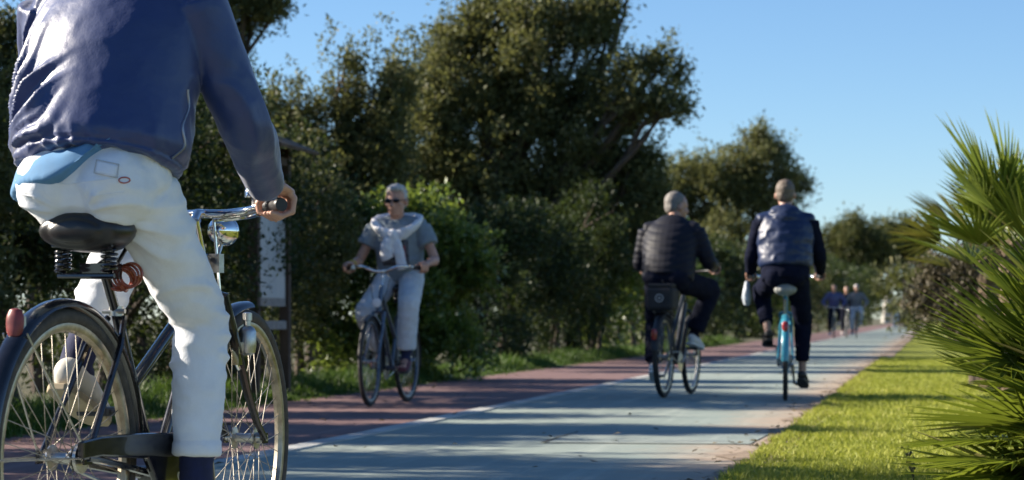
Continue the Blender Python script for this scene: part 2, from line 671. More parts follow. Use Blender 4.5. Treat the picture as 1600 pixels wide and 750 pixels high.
M_bright = leaf_mat('glossy_hedge_leaf', [(0.0, (0.045, 0.080, 0.018)), (0.5, (0.10, 0.155, 0.032)), (0.85, (0.19, 0.24, 0.055)), (1.0, (0.32, 0.34, 0.11))], rough=0.30, trans=0.42, tcol=(0.30, 0.38, 0.05), spec=0.6)
M_olive = leaf_mat('olive_shrub_leaf', [(0.0, (0.035, 0.045, 0.016)), (0.5, (0.075, 0.085, 0.030)), (0.85, (0.13, 0.13, 0.05)), (1.0, (0.20, 0.18, 0.09))], trans=0.25, tcol=(0.2, 0.22, 0.05))
M_grey = leaf_mat('grey_brown_shrub_leaf', [(0.0, (0.045, 0.042, 0.028)), (0.5, (0.105, 0.092, 0.062)), (0.85, (0.18, 0.155, 0.11)), (1.0, (0.28, 0.25, 0.19))], rough=0.6, trans=0.15, tcol=(0.2, 0.18, 0.08))


def unit(a):
    return a / np.maximum(np.linalg.norm(a, axis=1), 1e-9)[:, None]


def leaf_cloud(lobes, twigs, per, L, shoots=0, shoot_len=0.6, seed=0, twig_len=0.22, wide=0.42, z_min=0.05, inner=0.45, gap=-0.42, clump=0.68):
    g = np.random.default_rng(seed + 100)
    lob = np.array(lobes, float)
    wgt = (lob[:, 3] * lob[:, 4] * lob[:, 5]) ** 0.75
    li = g.choice(len(lob), twigs, p=wgt / wgt.sum())
    D = unit(g.normal(0, 1, (twigs, 3)))
    rad = inner + (1 - inner) * g.random(twigs) ** 0.6
    bump = nz(np.concatenate([D * 1.7 + li[:, None] * 5.3], 0)) * 0.55 + nz(D * 4.1 + li[:, None] * 2.9) * 0.35
    rad = rad * (1 + bump * 0.75)
    C = lob[li, :3] + D * lob[li, 3:6] * rad[:, None]
    # most twigs gather in clumps standing out of the lobes
    kk = 7
    sd3 = unit(g.normal(0, 1, (len(lob) * kk, 3)) + np.array([0, 0, .25]))
    sc3 = np.repeat(lob[:, :3], kk, 0) + sd3 * np.repeat(lob[:, 3:6], kk, 0) * g.uniform(.55, .95, (len(lob) * kk, 1))
    sr3 = np.repeat(lob[:, 3:6], kk, 0) * g.uniform(.22, .42, (len(lob) * kk, 1))
    pick = li * kk + g.integers(0, kk, twigs)
    C2 = sc3[pick] + D * sr3[pick] * (0.35 + .65 * g.random(twigs) ** .5 * (1 + .5 * bump))[:, None]
    C = np.where((g.random(twigs) < clump)[:, None], C2, C)
    # drop parts of the crown to leave real gaps
    hole = nz(C * (1.3 / max(0.6, lob[:, 3:6].mean()))) + 0.5 * nz(C * (3.1 / max(0.6, lob[:, 3:6].mean())))
    keep = (hole > gap) & (C[:, 2] > z_min)
    C, D = C[keep], D[keep]
    tl = twig_len * g.uniform(0.5, 1.5, len(C))
    if shoots:
        # upright shoots standing out of the crown
        si = g.choice(len(C), shoots, p=(lambda q: q / q.sum())(np.clip(C[:, 2] - np.percentile(C[:, 2], 55), 0, None) ** 1.2 + 1e-6))
        SC = []
        for k in si:
            ln = shoot_len * g.uniform(0.3, 1.0)
            dr = np.array([g.normal(0, .25), g.normal(0, .25), 1.0])
            for q in np.arange(0, ln, twig_len * 0.7):
                SC.append(C[k] + dr * q + g.normal(0, 0.03, 3) * (1 + 2 * (1 - q / ln)))
        SC = np.array(SC)
        C = np.concatenate([C, SC]); D = np.concatenate([D, np.tile([[0, 0, 1.0]], (len(SC), 1))])
        tl = np.concatenate([tl, np.full(len(SC), twig_len * 0.8)])
    nT = len(C)
    td = unit(D * 0.9 + np.array([0, 0, 0.45]) + g.normal(0, 0.55, (nT, 3)))
    tr = np.clip(0.45 + g.normal(0, 0.20, nT), 0, 1)
    u = g.random((nT, per)) - 0.35
    P = C[:, None, :] + td[:, None, :] * (u * tl[:, None])[:, :, None] + g.normal(0, 0.22, (nT, per, 3)) * tl[:, None, None]
    P = P.reshape(-1, 3)
    n = len(P)
    A = unit(np.repeat(td, per, 0) * 0.6 + g.normal(0, 0.7, (n, 3)))
    B = unit(np.cross(A, g.normal(0, 1, (n, 3)) + np.array([0, 0, 0.8])))
    Nn = np.cross(A, B)
    l = L * g.uniform(0.6, 1.35, n)
    w = l * wide * g.uniform(0.8, 1.2, n)
    V = np.stack([P, P + A * (l * .5)[:, None] + B * (w * .5)[:, None] + Nn * (l * .06)[:, None],
                  P + A * l[:, None], P + A * (l * .5)[:, None] - B * (w * .5)[:, None] + Nn * (l * .06)[:, None]], 1).reshape(-1, 3)
    F = np.arange(n * 4).reshape(-1, 4)
    rn = np.clip(np.repeat(tr, per) + g.normal(0, 0.14, n), 0, 1)
    return V, F, np.repeat(rn, 4)


def limb_pts(a, b, k=6, wob=0.06, seed=0):
    a, b = Vector(a), Vector(b)
    L = (b - a).length
    out_ = []
    for i in range(k + 1):
        q = i / k
        p = a.lerp(b, q)
        p += Vector((noise.noise((q * 3, seed, 1)), noise.noise((q * 3, seed, 4)), noise.noise((q * 3, seed, 8)) * .5)) * wob * L * math.sin(q * math.pi * .9)
        out_.append(p)
    return out_


def plant(name, label, cat, base, lobes, mat, twigs, per, L, group=None, trunk_r=0.08, stems=1, bark=None, seed=0, shoots=0, shoot_len=0.6,
          twig_len=0.22, wide=0.42, inner=0.45, z_min=0.05, gap=-0.42):
    root = empty(name, (base[0], base[1], -0.012))
    tag(root, label, cat, group)
    V, F, rr = leaf_cloud(lobes, twigs, per, L, shoots, shoot_len, seed, twig_len, wide, z_min, inner, gap)
    me = np_mesh('crown', V, F, rr)
    me.materials.append(mat)
    link('crown', me, root)
    g = random.Random(seed)
    mb = MB()
    zmin = min(l[2] - l[5] * 0.3 for l in lobes)
    fork = Vector((g.uniform(-.1, .1), g.uniform(-.1, .1), max(0.25, zmin * 0.75)))
    for q in range(stems):
        a = Vector((g.uniform(-.12, .12) * (stems - 1), g.uniform(-.12, .12) * (stems - 1), 0))
        pts = limb_pts(a, fork + a * .6, 5, 0.05, seed + q)
        mb.tube(pts, [trunk_r * (1.25 - .1 * i) for i in range(len(pts))], 9)
    for i, l in enumerate(lobes):
        tgt = Vector((l[0], l[1], l[2] + l[5] * 0.35))
        pts = limb_pts(fork, tgt, 6, 0.12, seed + i * 1.7)
        mb.tube(pts, [trunk_r * (0.75 - .1 * k) for k in range(len(pts))], 7)
        for k in range(3):
            d = Vector((g.gauss(0, 1), g.gauss(0, 1), g.uniform(-.2, 1.0))).normalized()
            e = Vector((l[0] + d.x * l[3] * .8, l[1] + d.y * l[4] * .8, l[2] + d.z * l[5] * .8))
            p2 = limb_pts(pts[3 + k % 3], e, 5, 0.12, seed + i + k * .7)
            mb.tube(p2, [trunk_r * (0.32 - .045 * q) for q in range(len(p2))], 5)
    mb.build('trunk', bark or M_bark, root)
    return root


def lobes_px(base, d, spec):
    """crown lobes given by where they show in the picture at the depth of the trunk: px, py, half width, half height, depth offset"""
    L_ = []
    for q in spec:
        px, py, rx, ry = q[:4]
        dy = q[4] if len(q) > 4 else 0.0
        dd = d + dy
        L_.append(((px - 800) / F_PX * dd - base[0], dy, z_at(py, dd), rx * dd / F_PX, rx * dd / F_PX * 0.95, ry * dd / F_PX))
    return L_


def bush_lobes(w, h, seed, k=5, along=1.0):
    """along stretches a long hedge section in the direction of the path"""
    if along > 1:
        L0 = bush_lobes(w, h, seed, k + 4)
        return [(l[0] + l[1] * along * .17, l[1] * along, l[2], l[3], l[4] * along, l[5]) for l in L0]
    g = random.Random(seed)
    L_ = [(0, 0, h * .42, w * .42, w * .42, h * .42)]
    for i in range(k):
        L_.append((g.uniform(-.3, .3) * w, g.uniform(-.3, .3) * w, h * g.uniform(.45, .78), w * g.uniform(.2, .32), w * g.uniform(.2, .32), h * g.uniform(.18, .28)))
    return L_


# dark hedge in front of the trees, seen behind the near rider; the first ones stand left of the picture
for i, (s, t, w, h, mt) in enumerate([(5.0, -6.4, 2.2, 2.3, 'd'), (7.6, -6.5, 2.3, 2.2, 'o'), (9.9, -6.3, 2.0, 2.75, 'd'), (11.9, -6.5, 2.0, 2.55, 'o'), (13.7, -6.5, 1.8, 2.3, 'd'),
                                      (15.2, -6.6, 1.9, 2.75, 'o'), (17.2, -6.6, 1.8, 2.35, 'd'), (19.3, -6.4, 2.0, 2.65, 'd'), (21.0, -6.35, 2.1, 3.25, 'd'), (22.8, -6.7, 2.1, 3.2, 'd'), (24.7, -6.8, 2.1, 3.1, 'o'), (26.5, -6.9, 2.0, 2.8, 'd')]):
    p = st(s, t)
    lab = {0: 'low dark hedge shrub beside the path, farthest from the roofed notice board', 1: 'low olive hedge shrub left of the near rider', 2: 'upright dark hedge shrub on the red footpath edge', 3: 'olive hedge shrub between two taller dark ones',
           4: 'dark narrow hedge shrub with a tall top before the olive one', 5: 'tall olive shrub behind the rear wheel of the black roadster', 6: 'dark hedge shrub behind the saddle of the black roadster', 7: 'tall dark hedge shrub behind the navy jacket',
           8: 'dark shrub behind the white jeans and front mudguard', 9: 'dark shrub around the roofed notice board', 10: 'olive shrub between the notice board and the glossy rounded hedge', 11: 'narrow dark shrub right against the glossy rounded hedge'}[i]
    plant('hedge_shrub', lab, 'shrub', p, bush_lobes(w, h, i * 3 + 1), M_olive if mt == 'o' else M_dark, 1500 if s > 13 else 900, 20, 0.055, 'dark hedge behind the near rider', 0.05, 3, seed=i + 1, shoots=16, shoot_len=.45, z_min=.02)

# bright glossy rounded hedge bush behind the oncoming rider
p = at(600, -6.0); d = p.y
plant('rounded_hedge', 'glossy rounded green bush behind the oncoming rider, sunlit on top', 'bush', p,
      lobes_px(p, d, [(600, 395, 90, 85), (530, 400, 70, 75), (680, 385, 75, 80), (640, 345, 60, 45), (560, 360, 60, 45), (620, 500, 130, 90), (720, 420, 55, 70), (500, 470, 60, 90), (560, 560, 70, 50, -.3), (690, 550, 80, 50, -.3)]),
      M_bright, 3000, 18, 0.075, None, 0.05, 4, seed=31, twig_len=.16, inner=.55, z_min=.02)
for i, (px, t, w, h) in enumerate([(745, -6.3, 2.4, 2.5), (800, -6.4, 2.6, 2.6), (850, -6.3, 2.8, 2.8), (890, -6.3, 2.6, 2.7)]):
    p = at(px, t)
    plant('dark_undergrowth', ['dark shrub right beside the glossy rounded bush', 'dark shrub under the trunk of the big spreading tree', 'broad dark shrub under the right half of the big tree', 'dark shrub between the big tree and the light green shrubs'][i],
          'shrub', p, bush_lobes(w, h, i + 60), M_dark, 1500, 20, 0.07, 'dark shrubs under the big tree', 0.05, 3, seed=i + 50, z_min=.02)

# spiky-topped trees left of the big one
p = at(500, -8.6); d = p.y
plant('slender_tree', 'olive tree with thin spiky tops left of the big spreading tree', 'tree', p,
      lobes_px(p, d, [(541, 120, 26, 62), (548, 190, 42, 60), (480, 215, 48, 70), (430, 205, 34, 60), (590, 225, 60, 75), (505, 300, 110, 80), (440, 330, 70, 90), (620, 140, 36, 60), (600, 310, 70, 90)]),
      M_oak, 3600, 18, 0.075, None, 0.09, 2, seed=71, shoots=46, shoot_len=.9, inner=.3)
p = at(330, -9.5); d = p.y
plant('overhanging_tree', 'dark tree whose crown rises out behind the right arm of the near rider', 'tree', p,
      lobes_px(p, d, [(300, 40, 90, 110), (370, 15, 70, 50), (420, 8, 55, 32), (250, -60, 120, 100), (340, 170, 80, 120), (400, -70, 80, 60), (180, 60, 100, 140)]),
      M_oak, 5600, 18, 0.07, None, 0.12, 1, seed=81, inner=.3, shoots=10)
p = at(60, -8.2); d = p.y
plant('olive_tree', 'olive tree with a sunlit top left of the navy jacket', 'tree', p,
      lobes_px(p, d, [(15, 150, 70, 95), (70, 190, 80, 110), (-60, 120, 80, 110), (10, 300, 110, 110), (25, 75, 26, 45)]),
      M_olive, 1800, 18, 0.06, None, 0.08, 2, seed=91, inner=.3, shoots=18, shoot_len=.5)

# the big spreading tree
p = at(790, -7.4); d = p.y
plant('spreading_tree', 'big dark spreading evergreen tree with a bough reaching out over the path', 'tree', p,
      lobes_px(p, d, [(735, 110, 95, 90), (850, 100, 110, 95), (780, 25, 52, 48), (905, 40, 60, 45), (680, 220, 95, 95), (800, 230, 120, 110), (905, 215, 105, 90), (985, 140, 62, 48, -1.0),
                      (1045, 105, 34, 40, -1.2), (1050, 165, 40, 30, -1.4), (940, 320, 85, 85), (720, 350, 130, 100), (850, 370, 120, 100), (640, 150, 40, 60), (985, 250, 40, 40, -.6), (960, 5, 26, 40), (1000, 300, 48, 50, -.6), (990, 360, 50, 50)]),
      M_oak, 9500, 18, 0.095, None, 0.17, 2, seed=101, shoots=60, shoot_len=.9, inner=.3, twig_len=.3, gap=-.6)

# light green shrubs and the hedge running on along the footpath
for i, (px, t, w, h, mt) in enumerate([(935, -6.0, 2.3, 2.2, 'b'), (975, -6.1, 2.6, 2.9, 'o'), (1010, -6.0, 2.6, 2.3, 'b'), (1045, -6.2, 3.0, 2.8, 'o'), (1080, -6.0, 3, 2.4, 'd'), (1110, -6.2, 3.2, 2.9, 'd'), (1140, -6.2, 3.4, 2.6, 'o'),
                                       (1170, -6.2, 3.6, 2.8, 'd'), (1200, -6.2, 4.2, 2.8, 'b'), (1228, -6.2, 5, 3.0, 'o'), (1252, -6.2, 6, 3.0, 'o'), (1275, -6.2, 7, 3.4, 'd'), (1297, -6.2, 8, 3.6, 'd'), (1318, -6.2, 10, 3.8, 'd'), (1338, -6.2, 12, 4.0, 'd'), (1358, -6.4, 15, 4.5, 'd')]):
    p = at(px, t)
    lab = ['light green shrub right of the big spreading tree', 'tall olive shrub behind the light green one', 'light green low shrub behind the rider in the quilted jacket', 'olive shrub beyond the quilted jacket', 'dark low shrub between the two riders seen from behind',
           'taller dark shrub between the two riders seen from behind', 'olive shrub beside the left arm of the rider in the blue vest', 'dark shrub behind the rider in the blue vest', 'light green shrub beyond the rider in the blue vest', 'olive shrub right of the rider in the blue vest',
           'wide olive shrub along the far footpath', 'wide dark shrub behind the distant cyclists', 'dark shrub behind the distant cyclists, next to the olive one', 'long dark hedge section beyond the distant cyclists', 'dark hedge section before the pale trunks', 'last dark hedge section beside the pale trunks'][i]
    plant('footpath_shrub', lab, 'shrub', p, bush_lobes(min(w, 3.0), h * 1.15, i + 160, 5, max(1.0, w / 2.4) if i > 6 else 1.0), {'b': M_bright, 'o': M_olive, 'd': M_dark}[mt], 700 if i < 9 else 420, 18, 0.075 + p.y * 0.0009, 'shrubs along the footpath', 0.05, 3, seed=i + 150, z_min=.02, twig_len=.25 + p.y * .002)

p = at(1150, -8.2); d = p.y
plant('round_headed_tree', 'round-headed dark tree behind the rider in the blue vest', 'tree', p,
      lobes_px(p, d, [(1195, 262, 60, 55), (1125, 290, 70, 65), (1225, 320, 42, 60), (1075, 275, 48, 42), (1150, 370, 100, 80), (1045, 315, 50, 62), (1180, 215, 25, 20)]),
      M_oak, 3600, 18, 0.17, None, 0.2, 1, seed=201, shoots=25, shoot_len=1.2, twig_len=.55, inner=.35)
p = at(1345, -8.0); d = p.y
plant('far_tree', 'distant broad grey green tree beyond the end of the hedge', 'tree', p,
      lobes_px(p, d, [(1335, 385, 50, 48), (1300, 405, 45, 55), (1365, 392, 30, 36), (1325, 440, 50, 45)]),
      M_olive, 1500, 16, 0.42, None, 0.4, 1, seed=211, twig_len=1.2, inner=.35)
p = at_d(1390, 345); d = p.y
root = plant('pale_trunk_tree', 'far tree with two pale leaning trunks at the end of the path', 'tree', p,
             lobes_px(p, d, [(1405, 385, 42, 38), (1370, 395, 35, 36), (1430, 400, 26, 34)]), M_olive, 900, 16, 0.7, None, 0.5, 1, M_palebark, seed=221, twig_len=1.8, inner=.35)
mb = MB()
for dx, dt in ((-0.9, 0.9), (0.9, 2.2)):
    mb.tube(limb_pts((dx, -2, 0), (dx + dt, -2, z_at(405, d)), 6, .02, dx), [0.62, .58, .54, .5, .46, .42, .36], 10)
mb.build('trunk', M_palebark, root)

# taller trees left of the picture, whose shade lies across the path
for i, (s_, t_, h_, w_) in enumerate([(8.6, -9.2, 4.4, 2.4), (11.2, -9.4, 5.0, 2.6), (15.3, -9.2, 4.4, 1.9)]):
    p = st(s_, t_)
    plant('shade_tree', ['spreading evergreen tree behind the hedge, first beside the near rider', 'tallest evergreen tree behind the hedge left of the near rider', 'evergreen tree behind the tall dark hedge shrub'][i], 'tree', p,
          [(0, 0, h_ * .72, w_ * .42, w_ * .42, h_ * .22), (-.5, .3, h_ * .58, w_ * .36, w_ * .36, h_ * .18), (.6, -.3, h_ * .62, w_ * .34, w_ * .34, h_ * .18), (.1, .1, h_ * .86, w_ * .26, w_ * .26, h_ * .14), (0, 0, h_ * .4, w_ * .4, w_ * .4, h_ * .18)],
          M_oak, 1500, 18, 0.075, 'trees behind the near hedge', .1, 1, seed=500 + i, inner=.3)

# ================================================================ PALMS AND OTHER PLANTS ON THE LAWN
M_palm = leaf_mat('palm_leaflet', [(0.0, (0.055, 0.090, 0.014)), (0.5, (0.125, 0.170, 0.022)), (0.85, (0.21, 0.24, 0.04)), (1.0, (0.24, 0.22, 0.08))], rough=0.36, trans=0.36, tcol=(0.28, 0.34, 0.03), spec=0.5)
M_palmb = leaf_mat('palm_leaflet_yellowed', [(0.0, (0.05, 0.07, 0.018)), (0.5, (0.11, 0.13, 0.03)), (0.85, (0.22, 0.19, 0.05)), (1.0, (0.36, 0.26, 0.10))], rough=0.45, trans=0.35, tcol=(0.35, 0.32, 0.04))
M_palmtrunk = pmat('palm_trunk_fibre', (0.12, 0.085, 0.05), 0.95, var=0.5, scale=25, bump=1.0, bscale=40, bdist=0.02)


def frond_mesh(name, pl, L, n, spread, w, droop, seed, cup=0.10):
    g = random.Random(seed)
    V, F, rn = [], [], []
    # petiole: thin three-sided strip
    for k in range(5):
        x = pl * k / 4
        z = -0.06 * pl * math.sin(k / 4 * math.pi)
        ww = 0.008 - 0.003 * k / 4
        V += [(x, ww, z), (x, -ww, z), (x, 0, z - ww * 1.3)]
        rn += [0.75] * 3
    for k in range(4):
        a = k * 3
        F += [(a, a + 1, a + 4, a + 3), (a + 1, a + 2, a + 5, a + 4), (a + 2, a, a + 3, a + 5)]
    prof = [(0.0, 0.25), (0.2, 0.8), (0.4, 1.0), (0.65, 0.75), (0.85, 0.4), (1.0, 0.03)]
    for i in range(n):
        q = (i + .5) / n * 2 - 1
        a = q * spread + g.uniform(-.03, .03)
        l = L * (1 - 0.30 * abs(q) ** 2) * g.uniform(.9, 1.05)
        c, s = math.cos(a), math.sin(a)
        r0 = len(V)
        lr = min(1, max(0, g.gauss(.5, .18)))
        dr = droop * g.uniform(.5, 1.6)
        side = g.uniform(-.03, .03)
        for u, k in prof:
            x = pl + c * l * u - s * side * l * u * u
            y = s * l * u + c * side * l * u * u
            z = cup * l * abs(q) * u - dr * l * u ** 2.2
            h = w * k / 2
            V += [(x - s * h, y + c * h, z + h * .55), (x, y, z - h * .35), (x + s * h, y - c * h, z + h * .55)]
            rn += [min(1, lr + (0.35 if u > .9 else 0))] * 3
        for k in range(len(prof) - 1):
            b_ = r0 + k * 3
            F += [(b_, b_ + 1, b_ + 4, b_ + 3), (b_ + 1, b_ + 2, b_ + 5, b_ + 4)]
    return np_mesh(name, V, F, rn)


def palm(label, loc, head_z, meshes, n, seed, el_rng, trunk_r=0.07, stems=((0, 0),), scale=(.85, 1.15), extra=(), lean=0.0, group=None):
    g = random.Random(seed)
    root = empty('fan_palm', (loc[0], loc[1], -0.01))
    tag(root, label, 'palm', group)
    tr = MB()
    for (sx, sy) in stems:
        k = max(4, int(head_z / 0.06))
        pts = [(sx + .03 * noise.noise((i * .3, seed, sx)), sy + .03 * noise.noise((i * .3, seed, 7 + sy)), head_z * i / k) for i in range(k + 1)]
        tr.tube(pts, [trunk_r * (1.1 + .25 * (i % 2)) for i in range(k + 1)], 9)
        for i in range(int(head_z * 70)):
            a = g.uniform(0, 6.28); z = g.uniform(.02, head_z)
            b0 = Vector((sx + trunk_r * math.cos(a), sy + trunk_r * math.sin(a), z))
            tr.tube([b0, b0 + Vector((math.cos(a) * .05, math.sin(a) * .05, .07))], [.013, .004], 4)
    tr.build('trunk', M_palmtrunk, root, smooth=False)

    def put(me, o3, az, el, roll, sc):
        o = link('frond', me, root)
        o.matrix_basis = Matrix.Translation(o3) @ Matrix.Rotation(az, 4, 'Z') @ Matrix.Rotation(-el, 4, 'Y') @ Matrix.Rotation(roll, 4, 'X') @ Matrix.Scale(sc, 4)
    for i in range(n):
        sx, sy = stems[i % len(stems)]
        q = (i + .5) / n
        az = i * 2.39996 + g.uniform(-.3, .3)
        el = R(el_rng[0] + (el_rng[1] - el_rng[0]) * q + g.uniform(-9, 9))
        z = head_z * (0.75 + .25 * q) if head_z > .8 else head_z * (0.25 + .8 * q)
        put(meshes[i % len(meshes)], (sx, sy, z), az, el, g.uniform(-.5, .5), g.uniform(*scale))
    for (mi, o3, az, el, roll, sc) in extra:
        put(meshes[mi], o3, R(az), R(el), R(roll), sc)
    return root


F1 = [frond_mesh('near_frond', 0.30, 0.46, 22, R(108), 0.026, 0.08, i, .12) for i in range(3)] + [frond_mesh('near_frond', 0.22, 0.50, 20, R(92), 0.025, 0.04, i + 7, .18) for i in range(3)]
for m_ in F1: m_.materials.append(M_palm)
p = at_d(1728, 9.7)
palm('low bushy fan palm with stiff spiky leaves spilling over the lawn', p, 0.50, F1, 92, 5, (-18, 72), 0.07, ((0, 0), (.12, .1), (.05, -.14), (-.08, .12)), (.75, 1.05),
     extra=[(3, (-.1, -.1, .42), 172, 38, 10, 1.0), (0, (-.1, -.1, .4), 178, 22, -14, 1.0), (4, (-.1, -.1, .25), 186, 8, 20, 1.0), (1, (-.1, -.1, .2), 176, 2, 0, 1.0), (2, (-.08, -.1, .12), 190, -3, 12, 1.05), (5, (-.1, 0, .5), 165, 46, 5, 1.0),
            (0, (-.1, -.2, .12), 200, 4, 0, 1.05), (3, (-.1, -.2, .3), 205, 20, -10, 1.0), (4, (-.1, -.2, .05), 188, 6, -20, 1.1)])
F2 = [frond_mesh('tall_frond', 0.30, 0.46, 26, R(80), 0.024, 0.06, 20 + i, .3) for i in range(4)]
for m_ in F2: m_.materials.append(M_palm)
p = at_d(1585, 14.2)
palm('taller fan palm with upright pleated leaves behind the low one', p, 1.12, F2, 13, 9, (22, 80), 0.065, ((0, 0),), (.8, 1.1),
     extra=[(0, (0, 0, 1.12), 168, 62, 8, 1.12), (2, (0, 0, 1.12), 40, 55, -20, 1.1)])
F3 = [frond_mesh('yellow_frond', 0.45, 0.50, 24, R(62), 0.028, 0.10, 40 + i, .25) for i in range(3)]
for m_ in F3: m_.materials.append(M_palmb)
p = at_d(1545, 23)
palm('fan palm with a yellowed leaf held out towards the path', p, 1.30, F3, 8, 12, (15, 75), 0.08, ((0, 0),), (.8, 1.05), extra=[(0, (0, 0, 1.3), 178, 14, 50, 1.0), (1, (0, 0, 1.3), 150, 35, 20, 1.0)])

p = at_d(1535, 25); d = p.y
plant('clipped_shrub', 'grey brown ball-shaped shrub on the lawn beyond the palms', 'shrub', p,
      lobes_px(p, d, [(1495, 455, 58, 58), (1540, 430, 70, 70), (1500, 480, 45, 38), (1560, 490, 60, 60)]), M_grey, 1500, 20, 0.05, None, 0.06, 2, seed=301, twig_len=.12, inner=.6, wide=.5)
p = at_d(1640, 40); d = p.y
plant('lawn_tree', 'low dry brown shrub behind the palms at the far side of the lawn', 'shrub', p,
      lobes_px(p, d, [(1600, 330, 60, 50), (1640, 400, 110, 90), (1560, 400, 50, 60)]), M_grey, 1000, 18, 0.10, None, 0.08, 2, seed=303, twig_len=.3, inner=.3)
# shrubs right of the far path end
for i, (px, dd, w, h) in enumerate([(1500, 70, 5, 2.2), (1490, 130, 7, 2.6), (1475, 240, 9, 4.0)]):
    p = at_d(px, dd)
    plant('far_lawn_shrub', ['olive shrub on the lawn beyond the ball-shaped one', 'far olive shrub on the lawn side of the path', 'farthest shrub on the lawn side at the path end'][i], 'shrub', p, bush_lobes(w, h, 400 + i), M_olive, 500, 16, 0.1 + dd * .0012, 'far shrubs on the lawn side', .06, 2, seed=400 + i, twig_len=.3 + dd * .002)

# little dry weed sprig in the lawn
M_sprig = pmat('dry_stem', (0.06, 0.065, 0.025), 0.8, var=0.3)
sp = MB(); g_ = random.Random(3)
base = at_d(1428, 10.35)
for k in range(5):
    a = g_.uniform(0, 6.28); h_ = g_.uniform(.07, .16)
    e = Vector((math.cos(a) * .05, math.sin(a) * .05, h_))
    sp.tube([(0, 0, 0), e * .55 + Vector((0, 0, .01)), e], [.0022, .0018, .0012], 5)
    for q in (.6, .8, 1.0):
        sp.ellipsoid(e * q + Vector((g_.uniform(-.008, .008), g_.uniform(-.008, .008), 0)), (.006, .006, .008), None, 8, 6)
o = sp.build('weed_sprig', M_sprig); o.location = base
tag(o, 'thin dark weed sprig with small buds standing in the lawn', 'weed')

# roofed notice board at the hedge
M_wood = pmat('weathered_wood', (0.085, 0.055, 0.035), 0.85, var=0.4, scale=14, bump=0.6, bscale=30, bdist=0.004, stretch=(1, 1, .15))
M_greywood = pmat('grey_wood', (0.30, 0.28, 0.25), 0.85, var=0.3, scale=14, bump=0.4, bscale=30, bdist=0.003)
m, nt, b, out = new_mat('faded_poster')
v = coords(nt)
vo = nt.nodes.new('ShaderNodeTexBrick')
vo.inputs['Color1'].default_value = (.40, .43, .45, 1); vo.inputs['Color2'].default_value = (.46, .47, .47, 1); vo.inputs['Mortar'].default_value = (.45, .38, .40, 1)
vo.inputs['Scale'].default_value = 7; vo.inputs['Mortar Size'].default_value = .03
nt.links.new(v, vo.inputs['Vector']); nt.links.new(vo.outputs[0], b.inputs['Base Color'])
b.inputs['Roughness'].default_value = .5
M_poster = m
nb_ = empty('notice_board', st(20.55, -5.56, -0.01), math.pi / 2 - TH)
tag(nb_, 'dark wooden roofed notice board with a pale poster, half hidden by the hedge', 'notice board')
for x in (-.5, .5):
    q = MB(); q.box((x, 0, 1.08), (.085, .085, 2.16)); q.build('post', M_wood, nb_, False, .006)
q = MB(); q.box((0, 0, .63), (.915, .05, .075)); q.build('rail', M_greywood, nb_, False, .004)
q = MB(); q.box((0, 0, 1.30), (.91, .03, 1.02)); pn = q.build('board', M_greywood, nb_, False)
q = MB(); q.box((0, -.019, 1.30), (.8, .006, .88)); q.build('poster', M_poster, pn, False)
for sgn in (-1, 1):
    q = MB(); q.box((0, sgn * .13, 2.18), (1.3, .30, .03), Matrix.Rotation(sgn * -R(24), 3, 'X')); q.build('roof', M_wood, nb_, False, .004)
q = MB(); q.box((0, 0, 2.04), (1.2, .06, .07)); q.build('beam', M_wood, nb_, False, .004)

# ================================================================ BICYCLES
M_tyre = pmat('tyre_rubber', (0.022, 0.021, 0.020), 0.72, var=0.5, scale=30, bump=0.4, bscale=160, bdist=0.002)
M_oldtyre = pmat('dusty_tyre', (0.060, 0.050, 0.038), 0.8, var=0.5, scale=40, bump=0.5, bscale=180, bdist=0.002)
M_steel = pmat('dull_steel', (0.46, 0.45, 0.42), 0.34, 1.0, var=0.25, scale=40)
M_chrome = pmat('chrome', (0.72, 0.72, 0.70), 0.10, 1.0, var=0.12, scale=30, rvar=.06)
M_brass = pmat('tarnished_rim', (0.42, 0.36, 0.27), 0.38, 1.0, var=0.35, scale=30)
M_black = pmat('black_enamel', (0.012, 0.012, 0.015), 0.16, var=0.5, scale=22, coat=0.6, rvar=.08)
M_blackpl = pmat('black_plastic', (0.018, 0.018, 0.020), 0.5, var=0.3, scale=30)
M_leather = pmat('black_saddle_vinyl', (0.013, 0.013, 0.014), 0.34, var=0.4, scale=26, bump=0.35, bscale=240, bdist=0.0012)
M_redrefl = pmat('red_lens', (0.30, 0.018, 0.016), 0.22, var=0.35, scale=60, coat=0.5)
M_dullred = pmat('dull_red_lens', (0.18, 0.030, 0.028), 0.4, var=0.3, scale=40)
M_orange = pmat('orange_cable', (0.26, 0.042, 0.014), 0.28, var=0.3, scale=40, coat=0.4)
M_bluegrey = pmat('blue_grey_paint', (0.10, 0.13, 0.17), 0.3, 0.4, var=0.2)
M_teal = pmat('turquoise_paint', (0.05, 0.30, 0.40), 0.3, var=0.15, coat=.4)
M_ebike = pmat('graphite_paint', (0.045, 0.05, 0.055), 0.35, 0.2, var=0.2)
M_palesaddle = pmat('pale_grey_vinyl', (0.24, 0.25, 0.24), 0.5, var=0.2)
M_dullspoke = pmat('dull_spoke', (0.33, 0.30, 0.25), 0.5, 0.8, var=0.3, scale=50)
M_glass = pmat('lamp_glass', (0.75, 0.78, 0.80), 0.08, 0.9, var=0.1)

SP = {}


def ring(rad, prof, seg, a0=0.0, a1=2 * math.pi):
    q = MB(); q.lathe(prof, seg, (0, 0, 0), 'y', a0, a1); return q


